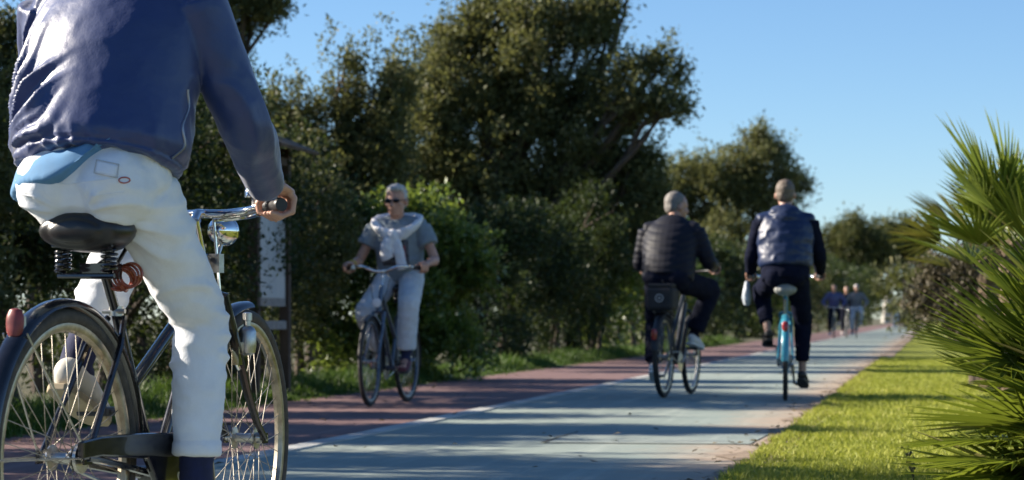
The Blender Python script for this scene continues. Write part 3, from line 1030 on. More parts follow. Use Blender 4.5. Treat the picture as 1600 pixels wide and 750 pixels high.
def wheel(parent, x, R_, tr, mat_rim, mat_tyre, hi, steer=0.0, key='a', spokes=36, spoke_mat=None):
    seg = 72 if hi else 40
    rim_r = R_ - 2 * tr
    prof = [(rim_r + .004, -.013), (rim_r - .004, -.0145), (rim_r - .014, -.011), (rim_r - .018, 0), (rim_r - .014, .011), (rim_r - .004, .0145), (rim_r + .004, .013), (rim_r - .002, 0), (rim_r + .004, -.013)]
    w = ring(0, prof, seg).build('wheel', mat_rim, parent)
    w.location = (x, 0, R_)
    w.rotation_euler = (0, 0, steer)
    cr = R_ - tr
    tp = [(cr + tr * math.cos(a), tr * 1.0 * math.sin(a)) for a in [2 * math.pi * k / 12 for k in range(13)]]
    ring(0, tp, seg).build('tyre', mat_tyre, w)
    hp = [(.005, -.062), (.009, -.062), (.009, -.05), (.014, -.045), (.016, -.034), (.031, -.033), (.031, -.029), (.014, -.026), (.012, 0), (.014, .026), (.031, .029), (.031, .033), (.016, .034), (.014, .045), (.009, .05), (.009, .062), (.005, .062)]
    ring(0, hp, 16).build('hub', M_steel, w)
    if hi:
        k0 = ('spoke', key)
        if k0 not in SP:
            SP[k0] = []
            for sgn in (-1, 1):
                for cross in (-1, 1):
                    q = MB()
                    a = R(48) * cross
                    q.tube([(.028 * math.cos(a), sgn * .031, .028 * math.sin(a)), (rim_r - .012, sgn * .003, 0)], .00125, 5)
                    me = q.mesh('spoke'); me.materials.append(M_dullspoke if key == 'near' else M_steel)
                    SP[k0].append(me)
        for i in range(spokes):
            o = link('spoke', SP[k0][i % 4], w)
            o.rotation_euler = (0, -2 * math.pi * i / spokes, 0)
    else:
        q = MB()
        for i in range(28):
            a = 2 * math.pi * i / 28
            b_ = a + R(40) * (1 if i % 2 else -1)
            sgn = 1 if (i // 2) % 2 else -1
            q.tube([(.028 * math.cos(b_), sgn * .03, .028 * math.sin(b_)), ((rim_r - .012) * math.cos(a), sgn * .003, (rim_r - .012) * math.sin(a))], .0013, 4)
        tag(q.build('spoke_lacing', M_steel, w), kind='stuff')
    return w


def mudguard(parent, x, R_, a0, a1, wid, mat, z, stay=True):
    q = MB()
    prof = []
    for k in range(9):
        a = math.pi * (k / 8 - .5)
        prof.append((R_ + .018 + .017 * math.cos(a) - .012, wid * math.sin(a)))
    inner = [(r - .003, y * .94) for r, y in reversed(prof)]
    q.lathe(prof + inner + [prof[0]], 48, (x, 0, z), 'y', a0, a1)
    o = q.build('mudguard', mat, parent)
    return o


def saddle(parent, x, z, mat, hi, narrow=1.0):
    q = MB()
    W = narrow
    q.loft([((x - .145, 0, z - .052), .070 * W, .030), ((x - .125, 0, z - .050), .105 * W, .047), ((x - .06, 0, z - .049), .118 * W, .052), ((x - .005, 0, z - .050), .090 * W, .050),
            ((x + .06, 0, z - .050), .048, .044), ((x + .115, 0, z - .052), .030, .032), ((x + .14, 0, z - .056), .022, .024)], (0, 1, 0), 24, 5)
    s_ = q.build('saddle', mat, parent)
    if hi:
        for sy in (-.062, .062):
            q = MB()
            pts = []
            for k in range(61):
                a = k / 60 * 2 * math.pi * 5
                pts.append((x - .085 + .018 * math.cos(a), sy + .018 * math.sin(a), z - .148 + .055 * k / 60))
            q.tube(pts, .0035, 6)
            q.build('spring', M_black, s_)
        q = MB()
        for sy in (-1, 1):
            q.tube([(x - .085, sy * .062, z - .155), (x - .02, sy * .035, z - .150), (x + .05, sy * .02, z - .115), (x + .12, sy * .012, z - .07)], .005, 7)
        q.tube([(x - .085, -.075, z - .157), (x - .085, .075, z - .157)], .006, 7)
        q.tube([(x - .105, -.08, z - .085), (x - .105, .08, z - .085)], .005, 7)
        q.box((x - .01, 0, z - .145), (.055, .085, .038))
        q.build('saddle_rail', M_black, s_)
    else:
        q = MB()
        for sy in (-.02, .02):
            q.tube([(x - .09, sy, z - .085), (x - .03, sy, z - .105), (x + .06, sy, z - .105), (x + .11, sy, z - .08)], .0045, 6)
        q.build('saddle_rail', M_steel, s_)
    return s_


def bike(label, group, rear, yaw, mat, R_=.345, wb=1.05, tr=.0185, hi=False, seat=(.2, .935), stem=(.745, .95), bb=(.47, .285), crank=(.06, -.16), bars=None,
         guard=True, rimmat=None, tyremat=None, steer=0.0, style='diamond', saddlemat=None, barmat=None, key='a', narrow=1.0, grip_len=.11):
    root = empty('bicycle', (rear[0], rear[1], 0), yaw)
    tag(root, label, 'bicycle', group)
    rimmat = rimmat or M_steel; tyremat = tyremat or M_tyre; barmat = barmat or M_chrome
    tb = .0145 if hi else .015
    head_t = Vector((stem[0] + .005, 0, stem[1] - .11)); hdir = Vector((.36, 0, -.93)).normalized()
    crown = head_t + hdir * max(.10, (head_t.z - (R_ * 2 + .035)) / .93)
    ax_r, ax_f = Vector((0, 0, R_)), Vector((wb, 0, R_))
    BB = Vector((bb[0], 0, bb[1]))
    sd_ = (Vector((seat[0] + .01, 0, seat[1] - .12)) - BB).normalized()
    st_top = BB + sd_ * (.50 if style != 'step' else .46)
    f = MB()
    f.tube([BB, st_top], tb, 10)
    f.tube([head_t, crown], tb * 1.2, 10)
    hm = crown + (head_t - crown) * .28
    f.tube([BB, hm], tb * (1.0 if style != 'ebike' else 1.9), 10)
    if style == 'diamond':
        f.tube([st_top - sd_ * .02, head_t + hdir * .04], tb * .95, 10)
    elif style in ('ebike', 'step'):
        f.tube([BB + sd_ * .26, head_t + hdir * .07], tb * 1.1, 10)
    f.tube([BB - Vector((0, .036, 0)), BB + Vector((0, .036, 0))], .022, 12)
    for sy in (-1, 1):
        f.tube([ax_r + Vector((0, sy * .062, 0)), ax_r + Vector((.12, sy * .055, -.015)), BB + Vector((-.03, sy * .025, 0))], tb * .62, 8)
        f.tube([ax_r + Vector((0, sy * .062, 0)), st_top.lerp(ax_r, .25) + Vector((0, sy * .045, 0)), st_top + Vector((0, sy * .022, -.015))], tb * .55, 8)
        f.box(ax_r + Vector((.0, sy * .062, 0)), (.04, .005, .03))
    f.build('frame', mat, root)
    sp_ = MB()
    sp_.tube([st_top - sd_ * .03, Vector((seat[0] + .0, 0, seat[1] - .135))], .0125, 10)
    sp_.build('seat_post', M_steel if not hi else M_black, root)
    fk = MB()
    for sy in (-1, 1):
        c0 = crown + Vector((0, sy * .045, 0))
        mid = crown.lerp(ax_f, .62) + Vector((-.012, sy * .052, -.02))
        fk.tube([crown + Vector((0, sy * .01, .004)), c0, c0.lerp(mid, .5), mid, mid.lerp(ax_f + Vector((0, sy * .058, 0)), .6) + Vector((-.008, 0, -.006)), ax_f + Vector((0, sy * .058, 0))],
                [.014, .0145, .0135, .012, .010, .0085], 9)
        fk.box(ax_f + Vector((0, sy * .058, 0)), (.03, .005, .028))
    fk.build('fork', mat, root)
    wr = wheel(root, 0, R_, tr, rimmat, tyremat, hi, 0, key)
    wf = wheel(root, wb, R_, tr, rimmat, tyremat, hi, steer, key)
    if guard:
        mr_ = mudguard(root, 0, R_, R(-2), R(205), .029, mat, R_)
        mf_ = mudguard(root, wb, R_, R(90), R(215), .029, mat, R_)
        q = MB()
        for sy in (-1, 1):
            for an in (128, 178):
                q.tube([ax_r + Vector((0, sy * .066, 0)), ax_r + Vector(((R_ + .02) * math.cos(R(an)), sy * .030, (R_ + .02) * math.sin(R(an))))], .0027, 6)
        q.build('mudguard_stay', M_steel, root)
    saddle(root, seat[0], seat[1], saddlemat or M_leather, hi, narrow)
    # stem and handlebar
    q = MB()
    q.tube([head_t - hdir * .0, Vector((stem[0] - .035, 0, stem[1] - .02))], .012, 10)
    q.tube([Vector((stem[0] - .035, 0, stem[1] - .02)), Vector((stem[0] - .02, 0, stem[1])), Vector((stem[0] + .01, 0, stem[1]))], .0125, 10)
    q.build('stem', barmat, root)
    B = bars or [(0, 0, 0), (.015, .06, .002), (.01, .14, .012), (-.03, .21, .022), (-.10, .255, .026), (-.20, .285, .022)]
    def cr_(P, sub=5):
        P = [Vector(p) for p in P]; P = [2 * P[0] - P[1]] + P + [2 * P[-1] - P[-2]]
        o_ = []
        for i in range(1, len(P) - 2):
            for k in range(sub):
                t = k / sub; p0, p1, p2, p3 = P[i - 1:i + 3]
                o_.append(.5 * (2 * p1 + (p2 - p0) * t + (2 * p0 - 5 * p1 + 4 * p2 - p3) * t * t + (3 * p1 - p0 - 3 * p2 + p3) * t ** 3))
        return o_ + [P[-2]]
    C0 = Vector((stem[0] + .01, 0, stem[1]))
    Lp = [C0 + p for p in cr_(B)]
    full = [Vector((p.x, -p.y, p.z)) for p in reversed(Lp)] + Lp[1:]
    q = MB(); q.tube(full, .0118, 12)
    hb = q.build('handlebar', barmat, root)
    grips = {}
    for sy in (-1, 1):
        e, e2 = Vector(B[-1]) + C0, Vector(B[-2]) + C0
        dr = (e - e2).normalized()
        a = e - dr * grip_len; bq = e + dr * .012
        for v_ in (a, bq, dr): v_.y *= sy
        q = MB(); q.tube([a, a + dr * .006, a + dr * .01, bq - dr * .014, bq - dr * .008, bq], [.0165, .0175, .0160, .0160, .019, .017], 14)
        q.build('grip', M_blackpl, hb)
        grips[sy] = (a.lerp(bq, .70), dr)
        # brake lever
        fw = Vector((1, 0, 0))
        l0 = a - dr * .03
        out_ = Vector((0, sy, 0))
        q = MB()
        q.tube([l0, l0 + fw * .03 + Vector((0, 0, -.012)), l0 + fw * .045 + dr * .05 + Vector((0, 0, -.022)), l0 + fw * .05 + dr * .11 + Vector((0, 0, -.03))], [.007, .006, .005, .0045], 8)
        q.tube([l0 - dr * .012, l0 + dr * .012], .0165, 10)
        q.build('brake_lever', M_steel, hb)
    # cranks
    cq = MB()
    for sy, sg in ((-1, 1), (1, -1)):
        a = BB + Vector((0, sy * .06, 0)); b_ = a + Vector((crank[0] * sg, sy * .012, crank[1] * sg))
        cq.tube([a, b_], [.0125, .0095], 8)
    cq.tube([BB - Vector((0, .07, 0)), BB + Vector((0, .07, 0))], .009, 8)
    ck = cq.build('crank', M_steel, root)
    for sy, sg in ((-1, 1), (1, -1)):
        b_ = BB + Vector((crank[0] * sg, sy * .125, crank[1] * sg))
        q = MB(); q.box(b_, (.085, .085, .022)); q.box(b_, (.05, .095, .012)); q.build('pedal', M_blackpl, ck, False, .004)
    q = MB()
    q.lathe([(.0, -.046), (.088, -.046), (.094, -.044), (.088, -.042), (.0, -.042)], 36, BB, 'y')
    q.build('chainring', M_steel, ck)
    q = MB()
    q.tube([ax_r + Vector((0, -.044, .034)), BB + Vector((0, -.044, .092))], .004, 5); q.tube([ax_r + Vector((0, -.044, -.034)), BB + Vector((0, -.044, -.092))], .004, 5)
    q.lathe([(.012, -.05), (.036, -.048), (.036, -.040), (.012, -.038)], 20, ax_r, 'y')
    q.build('chain', M_steel, root)
    return dict(root=root, hb=hb, grips=grips, BB=BB, ax_r=ax_r, ax_f=ax_f, crown=crown, head=head_t, wr=wr, wf=wf, st_top=st_top, C0=C0)

# ================================================================ PEOPLE
M_skin = pmat('skin', (0.52, 0.30, 0.22), 0.5, var=0.14, scale=30, bump=0.25, bscale=220, bdist=0.0015)
M_skin2 = pmat('tanned_skin', (0.40, 0.225, 0.16), 0.5, var=0.16, scale=30, bump=0.25, bscale=200, bdist=0.002)
M_greyhair = pmat('grey_hair', (0.46, 0.44, 0.41), 0.6, var=0.35, scale=70, bump=1.0, bscale=90, bdist=0.01, stretch=(1, 1, .35))
M_brownhair = pmat('brown_grey_hair', (0.13, 0.10, 0.075), 0.6, var=0.4, scale=70, bump=0.8, bscale=90, bdist=0.006)
M_nylon = pmat('navy_nylon', (0.010, 0.030, 0.125), 0.44, var=0.12, scale=6, bump=0.35, bscale=60, bdist=0.0025, spec=0.6, sheen=0.25)
M_denimw = pmat('white_denim', (0.76, 0.78, 0.81), 0.85, var=0.08, scale=9, bump=0.5, bscale=170, bdist=0.0018, sheen=0.2)
M_shirt = pmat('light_blue_cotton', (0.10, 0.24, 0.42), 0.85, var=0.12, scale=12, bump=0.25, bscale=300, bdist=0.001)
M_sock = pmat('navy_sock', (0.012, 0.016, 0.055), 0.9, var=0.25, scale=30, bump=0.5, bscale=300, bdist=0.002)
M_whiteshoe = pmat('off_white_shoe', (0.58, 0.55, 0.48), 0.6, var=0.12, scale=15)
M_gum = pmat('gum_sole', (0.34, 0.27, 0.17), 0.7, var=0.2, scale=20)
M_thread = pmat('grey_thread', (0.50, 0.49, 0.48), 0.8, var=0.1)
M_redthread = pmat('red_thread', (0.45, 0.10, 0.08), 0.6, var=0.1)
M_zip = pmat('zip_metal', (0.30, 0.30, 0.32), 0.4, 0.8, var=0.2)


def ik(a, c, l1, l2, pole):
    a, c, pole = Vector(a), Vector(c), Vector(pole)
    d = (c - a)
    L = d.length
    if L > (l1 + l2) * .995:
        k = L / ((l1 + l2) * .995)
        l1 *= k; l2 *= k
    d.normalize()
    x = (l1 * l1 - l2 * l2 + L * L) / (2 * L)
    h = math.sqrt(max(0, l1 * l1 - x * x))
    p = (pole - d * pole.dot(d)).normalized()
    return a + d * x + p * h


def hand(mb, grip, dr, sy, up=Vector((0, 0, 1)), k=1.0):
    """five fingers closed round a grip; returns the wrist"""
    e1 = up.cross(dr).normalized()
    if e1.dot(Vector((.6, sy, 0))) < 0: e1 = -e1
    e3 = dr.cross(e1).normalized()
    if e3.z < 0: e3 = -e3
    rr = .0265 * k
    knuckles = []
    for i in range(4):
        off = dr * ((i - 1.5) * .0205 * k)
        ln = [1.0, 1.06, 1.0, .85][i]
        P = [grip + off + e1 * (rr * 1.25 * math.cos(R(a)) * q) + e3 * (rr * 1.25 * math.sin(R(a)) * q) for a, q in ((68, 1.30), (25, 1.24), (-28, 1.12), (-85, 1.05 * ln), (-140, .98))]
        mb.tube(P, [.0105 * k, .0098 * k, .0092 * k, .0085 * k, .0070 * k], 9)
        mb.ellipsoid(P[0], (.0115 * k,) * 3, None, 9, 6); mb.ellipsoid(P[1], (.0102 * k,) * 3, None, 9, 6); mb.ellipsoid(P[2], (.0096 * k,) * 3, None, 9, 6); mb.ellipsoid(P[-1], (.0074 * k,) * 3, None, 9, 6)
        knuckles.append(P[0])
    lx, ly = abs(dr.x), abs(dr.y)
    wrist = grip + dr * (.088 * lx * k) * (1 if dr.x < 0 else -1) - e1 * (.062 * ly + .004) * k + e3 * .036 * k
    kc = (knuckles[1] + knuckles[2]) / 2
    mid = kc.lerp(wrist, .5) + e3 * .006
    mb.loft([(wrist, .026 * k, .019 * k), (wrist.lerp(mid, .6), .036 * k, .018 * k), (mid, .040 * k, .0165 * k), (kc - e3 * .003, .040 * k, .012 * k)], tuple(dr + e1 * .4), 16, 4)
    # thumb leaves the side of the palm towards the front and lies along the inside of the grip
    tb = mid - dr * .022 * k - e1 * .012 * k
    T = [tb, grip - dr * .028 * k - e1 * .018 * k + e3 * .026 * k, grip - dr * .038 * k - e1 * .033 * k + e3 * .006 * k, grip - dr * .040 * k - e1 * .030 * k - e3 * .016 * k]
    mb.tube(T, [.0145 * k, .0125 * k, .0105 * k, .0085 * k], 9)
    for q, r_ in zip(T, (.0145, .0125, .0105, .0085)): mb.ellipsoid(q, (r_ * k,) * 3, None, 9, 6)
    return wrist


def head_shapes(mb, c, yaw, pitch=0.0, k=1.0):
    M = Matrix.Rotation(yaw, 3, 'Z') @ Matrix.Rotation(pitch, 3, 'Y')
    def P(x, y, z): return c + M @ Vector((x * k, y * k, z * k))
    mb.ellipsoid(P(-.008, 0, .030), (.098 * k, .076 * k, .092 * k), M)
    mb.ellipsoid(P(.020, 0, -.030), (.074 * k, .064 * k, .085 * k), M)
    mb.ellipsoid(P(.044, 0, -.078), (.044 * k, .044 * k, .034 * k), M)
    mb.ellipsoid(P(.074, 0, .020), (.020 * k, .050 * k, .014 * k), M)          # brow
    mb.loft([(P(.088, 0, .008), .009 * k, .009 * k), (P(.102, 0, -.014), .012 * k, .012 * k), (P(.106, 0, -.028), .016 * k, .013 * k), (P(.092, 0, -.034), .013 * k, .010 * k)], tuple(M @ Vector((0, 1, 0))), 10, 3)
    for s in (-1, 1):
        mb.ellipsoid(P(.058, s * .040, -.020), (.024 * k, .020 * k, .020 * k), M, 10, 8)   # cheek
        mb.ellipsoid(P(-.005, s * .080, -.008), (.020 * k, .010 * k, .032 * k), M, 10, 8)   # ear
    mb.ellipsoid(P(.088, 0, -.052), (.010 * k, .024 * k, .006 * k), M, 10, 6)
    mb.ellipsoid(P(.085, 0, -.063), (.010 * k, .020 * k, .006 * k), M, 10, 6)
    return M, P


def fold_noise(V, Nn, amp, sc=(9, 9, 22), ridge=True, off=0.0):
    n_ = nz(V * np.array(sc) + off) + 0.5 * nz(V * np.array(sc) * 2.1 + off + 5)
    if ridge:
        n_ = (1 - np.abs(n_) * 2.0)
        n_ = np.clip(n_, -.4, 1)
    return V + Nn * (n_ * amp)[:, None]


def quilt(V, Nn, amp=.012, pitch=.075, tilt=0.0):
    ph = (V[:, 2] + tilt * V[:, 0] + .004 * nz(V * 9)) / pitch
    q = np.abs(np.sin(np.pi * ph)) ** .7
    return V + Nn * (amp * (q - .6))[:, None]


def person(label, loc, yaw, J, S, voxel=.012, group=None):
    """one continuous body mesh with its clothes as children. local frame: x forward, y left, z up"""
    fat = S.get('fat', 1.0)
    k = S.get('k', 1.0)
    pel, chest, neck, head = (Vector(J[q]) for q in ('pel', 'chest', 'neck', 'head'))
    body = MB()
    # hands first, they decide the wrists
    wr = {}
    for sy in (-1, 1):
        if 'grips' in J:
            g_, dr = J['grips'][sy]
            wr[sy] = hand(body, g_, dr.normalized(), sy)
        else:
            w_ = Vector(J['hands'][sy]); wr[sy] = w_
            body.loft([(w_, .026, .018), (w_ + Vector((.008, 0, -.05)), .04, .016), (w_ + Vector((.015, 0, -.09)), .04, .014)], (1, 0, 0), 12, 3)
            for i in range(4):
                a = w_ + Vector((-.022 + i * .018, 0, -.085))
                body.tube([a, a + Vector((.004, -sy * .004, -.04)), a + Vector((.006, -sy * .018, -.07))], [.0095, .009, .007], 8)
            a = w_ + Vector((.03, -sy * .004, -.03)); body.tube([a, a + Vector((.02, -sy * .01, -.03)), a + Vector((.022, -sy * .014, -.055))], [.012, .0105, .008], 8)
    sh = {s: Vector(J['sh'][s]) for s in (-1, 1)}
    el = {s: Vector(J['el'][s]) if 'el' in J and J['el'].get(s) else ik(sh[s], wr[s], .29 * k, .255 * k, J.get('pole', {}).get(s, (-.3, s * .8, -.6))) for s in (-1, 1)}
    hip = {s: Vector(J['hip'][s]) for s in (-1, 1)}
    an = {s: Vector(J['an'][s]) for s in (-1, 1)}
    kn = {s: Vector(J['kn'][s]) if 'kn' in J and J['kn'].get(s) else ik(hip[s], an[s], .44 * k, .42 * k, J.get('kpole', {}).get(s, (1, s * .15, .3))) for s in (-1, 1)}
    toe = {s: Vector(J['toe'][s]).normalized() for s in (-1, 1)}
    up = (chest - pel).normalized()
    b_ = .86
    body.loft([(pel - up * .06, .13 * fat, .10 * fat), (pel + up * .03, .16 * fat * b_, .125 * fat * b_), (pel.lerp(chest, .5), .16 * fat * b_, .12 * fat * b_), (chest, .19 * fat * b_, .13 * fat * b_),
               (chest.lerp(neck, .65), .17 * fat * b_, .10 * fat * b_), (neck - up * .01, .07, .062)], (0, 1, 0), 20, 4)
    body.loft([(neck - up * .05, .060, .060), (neck + (head - neck) * .4, .054, .058), (head - Vector((.0, 0, .05)), .052, .058)], (0, 1, 0), 16, 4)
    HM, HP = head_shapes(body, head, J.get('head_yaw', 0.0), J.get('head_pitch', 0.0), S.get('head_k', 1.0))
    for s in (-1, 1):
        body.loft([(neck.lerp(sh[s], .1) - up * .05, .05, .06), (sh[s], .05 * b_, .05 * b_), (sh[s].lerp(el[s], .5), .047 * b_, .047 * b_), (el[s], .043 * b_, .043 * b_), (el[s].lerp(wr[s], .35), .043 * b_, .043 * b_),
                   (el[s].lerp(wr[s], .8), .032 * b_, .030 * b_), (wr[s], .028, .021)], (0, 1, 0) if abs((wr[s] - el[s]).normalized().y) < .8 else (0, 0, 1), 14, 4)
        body.loft([(hip[s], .09 * fat * b_, .09 * fat * b_), (hip[s].lerp(kn[s], .5), .072 * b_, .075 * b_), (kn[s], .056 * b_, .056 * b_), (kn[s].lerp(an[s], .3), .054 * b_, .056 * b_), (kn[s].lerp(an[s], .75), .037, .040), (an[s], .033, .036)],
                  (0, 1, 0), 14, 4)
        t_ = toe[s]
        body.loft([(an[s] - t_ * .03 + Vector((0, 0, -.035)), .030, .036), (an[s] + t_ * .03 + Vector((0, 0, -.03)), .034, .038), (an[s] + t_ * .10 + Vector((0, 0, -.05)), .036, .024), (an[s] + t_ * .16 + Vector((0, 0, -.06)), .030, .014)], (0, 1, 0), 14, 4)
    me = remeshed(body, 'person', S.get('skin_voxel', voxel), S.get('skin_smooth', 3))
    root = finish(me, 'person', S.get('skin', M_skin))
    root.location = (loc[0], loc[1], 0); root.rotation_euler = (0, 0, yaw)
    tag(root, label, 'person', group)
    info = dict(root=root, wr=wr, el=el, kn=kn, an=an, sh=sh, up=up, HP=HP, HM=HM)

    # trousers
    T = S['trousers']
    q = MB()
    th, kr, hr = T.get('r', (.094, .076, .062))
    wz = T.get('waist', .10)
    q.loft([(pel - up * .055, .145 * fat, .115 * fat), (pel + up * .0, .182 * fat, .138 * fat), (pel + up * .06, .180 * fat, .138 * fat), (pel + up * wz, .168 * fat, .128 * fat)], (0, 1, 0), 24, 4)
    for s in (-1, 1):
        q.ellipsoid(pel + Vector((-.035, s * .078 * fat, -.005)), (.115 * fat, .098 * fat, .10 * fat))
        e_ = T.get('end', .78)
        q.loft([(hip[s], th * fat * 1.06, th * fat * 1.1), (hip[s].lerp(kn[s], .35), th * fat * .98, th * fat), (hip[s].lerp(kn[s], .75), kr * 1.06, kr * 1.1), (kn[s], kr, kr), (kn[s].lerp(an[s], e_ * .45), (kr + hr) / 2 * 1.0, (kr + hr) / 2 * 1.05),
                (kn[s].lerp(an[s], e_ * .9), hr, hr * 1.03), (kn[s].lerp(an[s], e_), hr * 1.0, hr * 1.04)], (0, 1, 0), 22, 5, cap=False)
    me = remeshed(q, 'trousers', T.get('voxel', voxel), 5)
    V, Nn = get_vn(me)
    set_v(me, T['fn'](V, Nn, info) if 'fn' in T else fold_noise(V, Nn, .0045, (8, 8, 17), True, 3.0))
    info['trousers'] = finish(me, 'trousers', T['mat'], root)

    # upper garments
    for tp in S['tops']:
        q = MB()
        g = tp.get('grow', 1.0)
        secs = tp.get('torso') or [(.05, .188, .142), (.11, .196, .148), (.20, .188, .140), (None, .207, .146), ('u', .178, .112), ('n', .082, .076)]
        L_ = []
        for o_, a, bb_ in secs:
            if o_ is None: c_ = chest
            elif o_ == 'u': c_ = chest.lerp(neck, .68)
            elif o_ == 'n': c_ = neck + up * tp.get('collar', .0)
            elif isinstance(o_, Vector): c_ = o_
            else: c_ = pel + up * o_
            L_.append((c_, a * fat * g, bb_ * fat * g))
        q.loft(L_, (0, 1, 0), 28, 5, cap=False)
        sl_ = tp.get('sleeve', 'long')
        for s in (() if tp.get('band') else (-1, 1)):
            q.loft([(chest.lerp(neck, .75).lerp(sh[s], .25), .075 * g, .085 * g), (sh[s].lerp(chest.lerp(neck, .8), .25), .075 * g, .075 * g), (sh[s], .070 * g, .070 * g)], (1, 0, 0), 16, 4)
            r_ = tp.get('sr', (.074, .068, .060, .056, .047))
            if sl_ == 'long':
                e2 = tp.get('cuff', .93)
                q.loft([(sh[s], r_[0] * g, r_[0] * g), (sh[s].lerp(el[s], .5), r_[1] * g, r_[1] * g), (el[s], r_[2] * g, r_[2] * g), (el[s].lerp(wr[s], .4), r_[3] * g, r_[3] * g), (el[s].lerp(wr[s], e2 * .92), r_[4] * g, r_[4] * g), (el[s].lerp(wr[s], e2), r_[4] * g * .96, r_[4] * g * .96)],
                       (1, 0, 0), 18, 5, cap=False)
            elif sl_ == 'short':
                e2 = tp.get('cuff', .62)
                q.loft([(sh[s], r_[0] * g, r_[0] * g), (sh[s].lerp(el[s], e2 * .5), r_[1] * g, r_[1] * g), (sh[s].lerp(el[s], e2), r_[1] * g * 1.04, r_[1] * g * 1.04)], (1, 0, 0), 18, 5, cap=False)
        for ex in tp.get('extra', []):
            ex(q, info)
        me = remeshed(q, tp['name'], tp.get('voxel', voxel), tp.get('smooth', 5))
        V, Nn = get_vn(me)
        set_v(me, tp['fn'](V, Nn, info) if 'fn' in tp else fold_noise(V, Nn, .004, (7, 7, 13), True, 9.0))
        info[tp['name']] = finish(me, tp['name'], tp['mat'], root)

    # socks, shoes
    for s in (-1, 1):
        t_ = toe[s]
        if S.get('sock'):
            q = MB()
            q.loft([(kn[s].lerp(an[s], .68), .044, .046), (an[s] + Vector((0, 0, .0)), .039, .042), (an[s] + t_ * .02 + Vector((0, 0, -.03)), .040, .044)], (0, 1, 0), 16, 4)
            me = remeshed(q, 'sock', min(voxel, .008), 2)
            V, Nn = get_vn(me); set_v(me, fold_noise(V, Nn, .0022, (12, 12, 40), True, 1.0))
            finish(me, 'sock', S['sock'], root)
        n_ = Vector((0, 0, 1)); n_ = (n_ - t_ * n_.dot(t_)).normalized()
        a = an[s]
        q = MB()
        low = S.get('shoe_low', False)
        q.loft([(a - t_ * .055 - n_ * .045, .028, .030), (a - t_ * .035 - n_ * .040, .038, .045 if not low else .034), (a + t_ * .02 - n_ * .038, .042, .048 if not low else .032), (a + t_ * .08 - n_ * .052, .045, .036), (a + t_ * .135 - n_ * .064, .045, .025), (a + t_ * .185 - n_ * .070, .036, .017)], (0, 1, 0), 18, 4)
        me = remeshed(q, 'shoe', min(voxel, .009), 2)
        V, Nn = get_vn(me)
        # flat underside
        hgt = (V - np.array(a)) @ np.array(n_)
        V = V + np.outer(np.clip(-.082 - hgt, 0, None), np.array(n_))
        set_v(me, V)
        so = finish(me, 'shoe', S['shoe'], root)
        if not S.get('nosole'):
            q = MB()
            pr = [(-.082, .022), (-.06, .036), (0, .040), (.06, .043), (.12, .047), (.17, .040), (.198, .022)]
            sd2 = n_.cross(t_).normalized()
            vs_, fs_ = [], []
            for lay in (-.098, -.078):
                for x_, w_ in pr: vs_.append(a + t_ * x_ + n_ * lay + sd2 * w_)
                for x_, w_ in reversed(pr): vs_.append(a + t_ * x_ + n_ * lay - sd2 * w_)
            m_ = len(pr) * 2
            fs_ = [tuple(reversed(range(m_))), tuple(range(m_, 2 * m_))] + [(i, (i + 1) % m_, m_ + (i + 1) % m_, m_ + i) for i in range(m_)]
            q.add(vs_, fs_)
            q.build('sole', S.get('sole', M_gum), so, False, .004)
    # hair
    H = S.get('hair')
    if H:
        q = MB(); kk = S.get('head_k', 1.0)
        q.ellipsoid(HP(-.022, 0, .043), (.091 * kk, .0805 * kk, .0875 * kk), HM)
        q.ellipsoid(HP(-.046, 0, -.002), (.060 * kk, .074 * kk, .068 * kk), HM)
        if H.get('fringe'):
            q.ellipsoid(HP(.032, .012, .094), (.056 * kk, .060 * kk, .028 * kk), HM); q.ellipsoid(HP(.0, 0, .096), (.066 * kk, .064 * kk, .034 * kk), HM)
        me = remeshed(q, 'hair', min(voxel, .008), 2)
        V, Nn = get_vn(me)
        V = V + Nn * ((nz(V * 45) + .6 * nz(V * 90)) * .0055 * H.get('rough', 1.0))[:, None]
        set_v(me, V)
        finish(me, 'hair', H['mat'], root)
    return info


def decal(target, pts_local, direction, name, mat, parent, off=.0025, width=None, r=None):
    """lay a grid of points (rows of Vector) on a garment along a direction: as a thin patch, or a polyline as a seam"""
    bm = BVHTree.FromPolygons([v.co for v in target.data.vertices], [p.vertices for p in target.data.polygons])
    D = Vector(direction).normalized()
    rows = []
    for row in pts_local:
        rr_ = []
        for p in row:
            h_, n_, i_, d_ = bm.ray_cast(Vector(p) - D * .6, D, 1.5)
            rr_.append((h_ - D * off) if h_ is not None else None)
        rows.append(rr_)
    q = MB()
    if r:
        for row in rows:
            row = [p for p in row if p is not None]
            if len(row) > 1: q.tube(row, r, 6)
    else:
        nR, nC = len(rows), len(rows[0])
        idx, vs_ = {}, []
        for i in range(nR):
            for j in range(nC):
                if rows[i][j] is not None:
                    idx[i, j] = len(vs_); vs_.append(rows[i][j])
        fs_ = [(idx[i, j], idx[i, j + 1], idx[i + 1, j + 1], idx[i + 1, j]) for i in range(nR - 1) for j in range(nC - 1) if all(z_ in idx for z_ in ((i, j), (i, j + 1), (i + 1, j + 1), (i + 1, j)))]
        q.add(vs_, fs_)
    if not q.f: return None
    o = q.build(name, mat, parent)
    if not r:
        so = o.modifiers.new('thick', 'SOLIDIFY'); so.thickness = .002; so.offset = -1
    return o


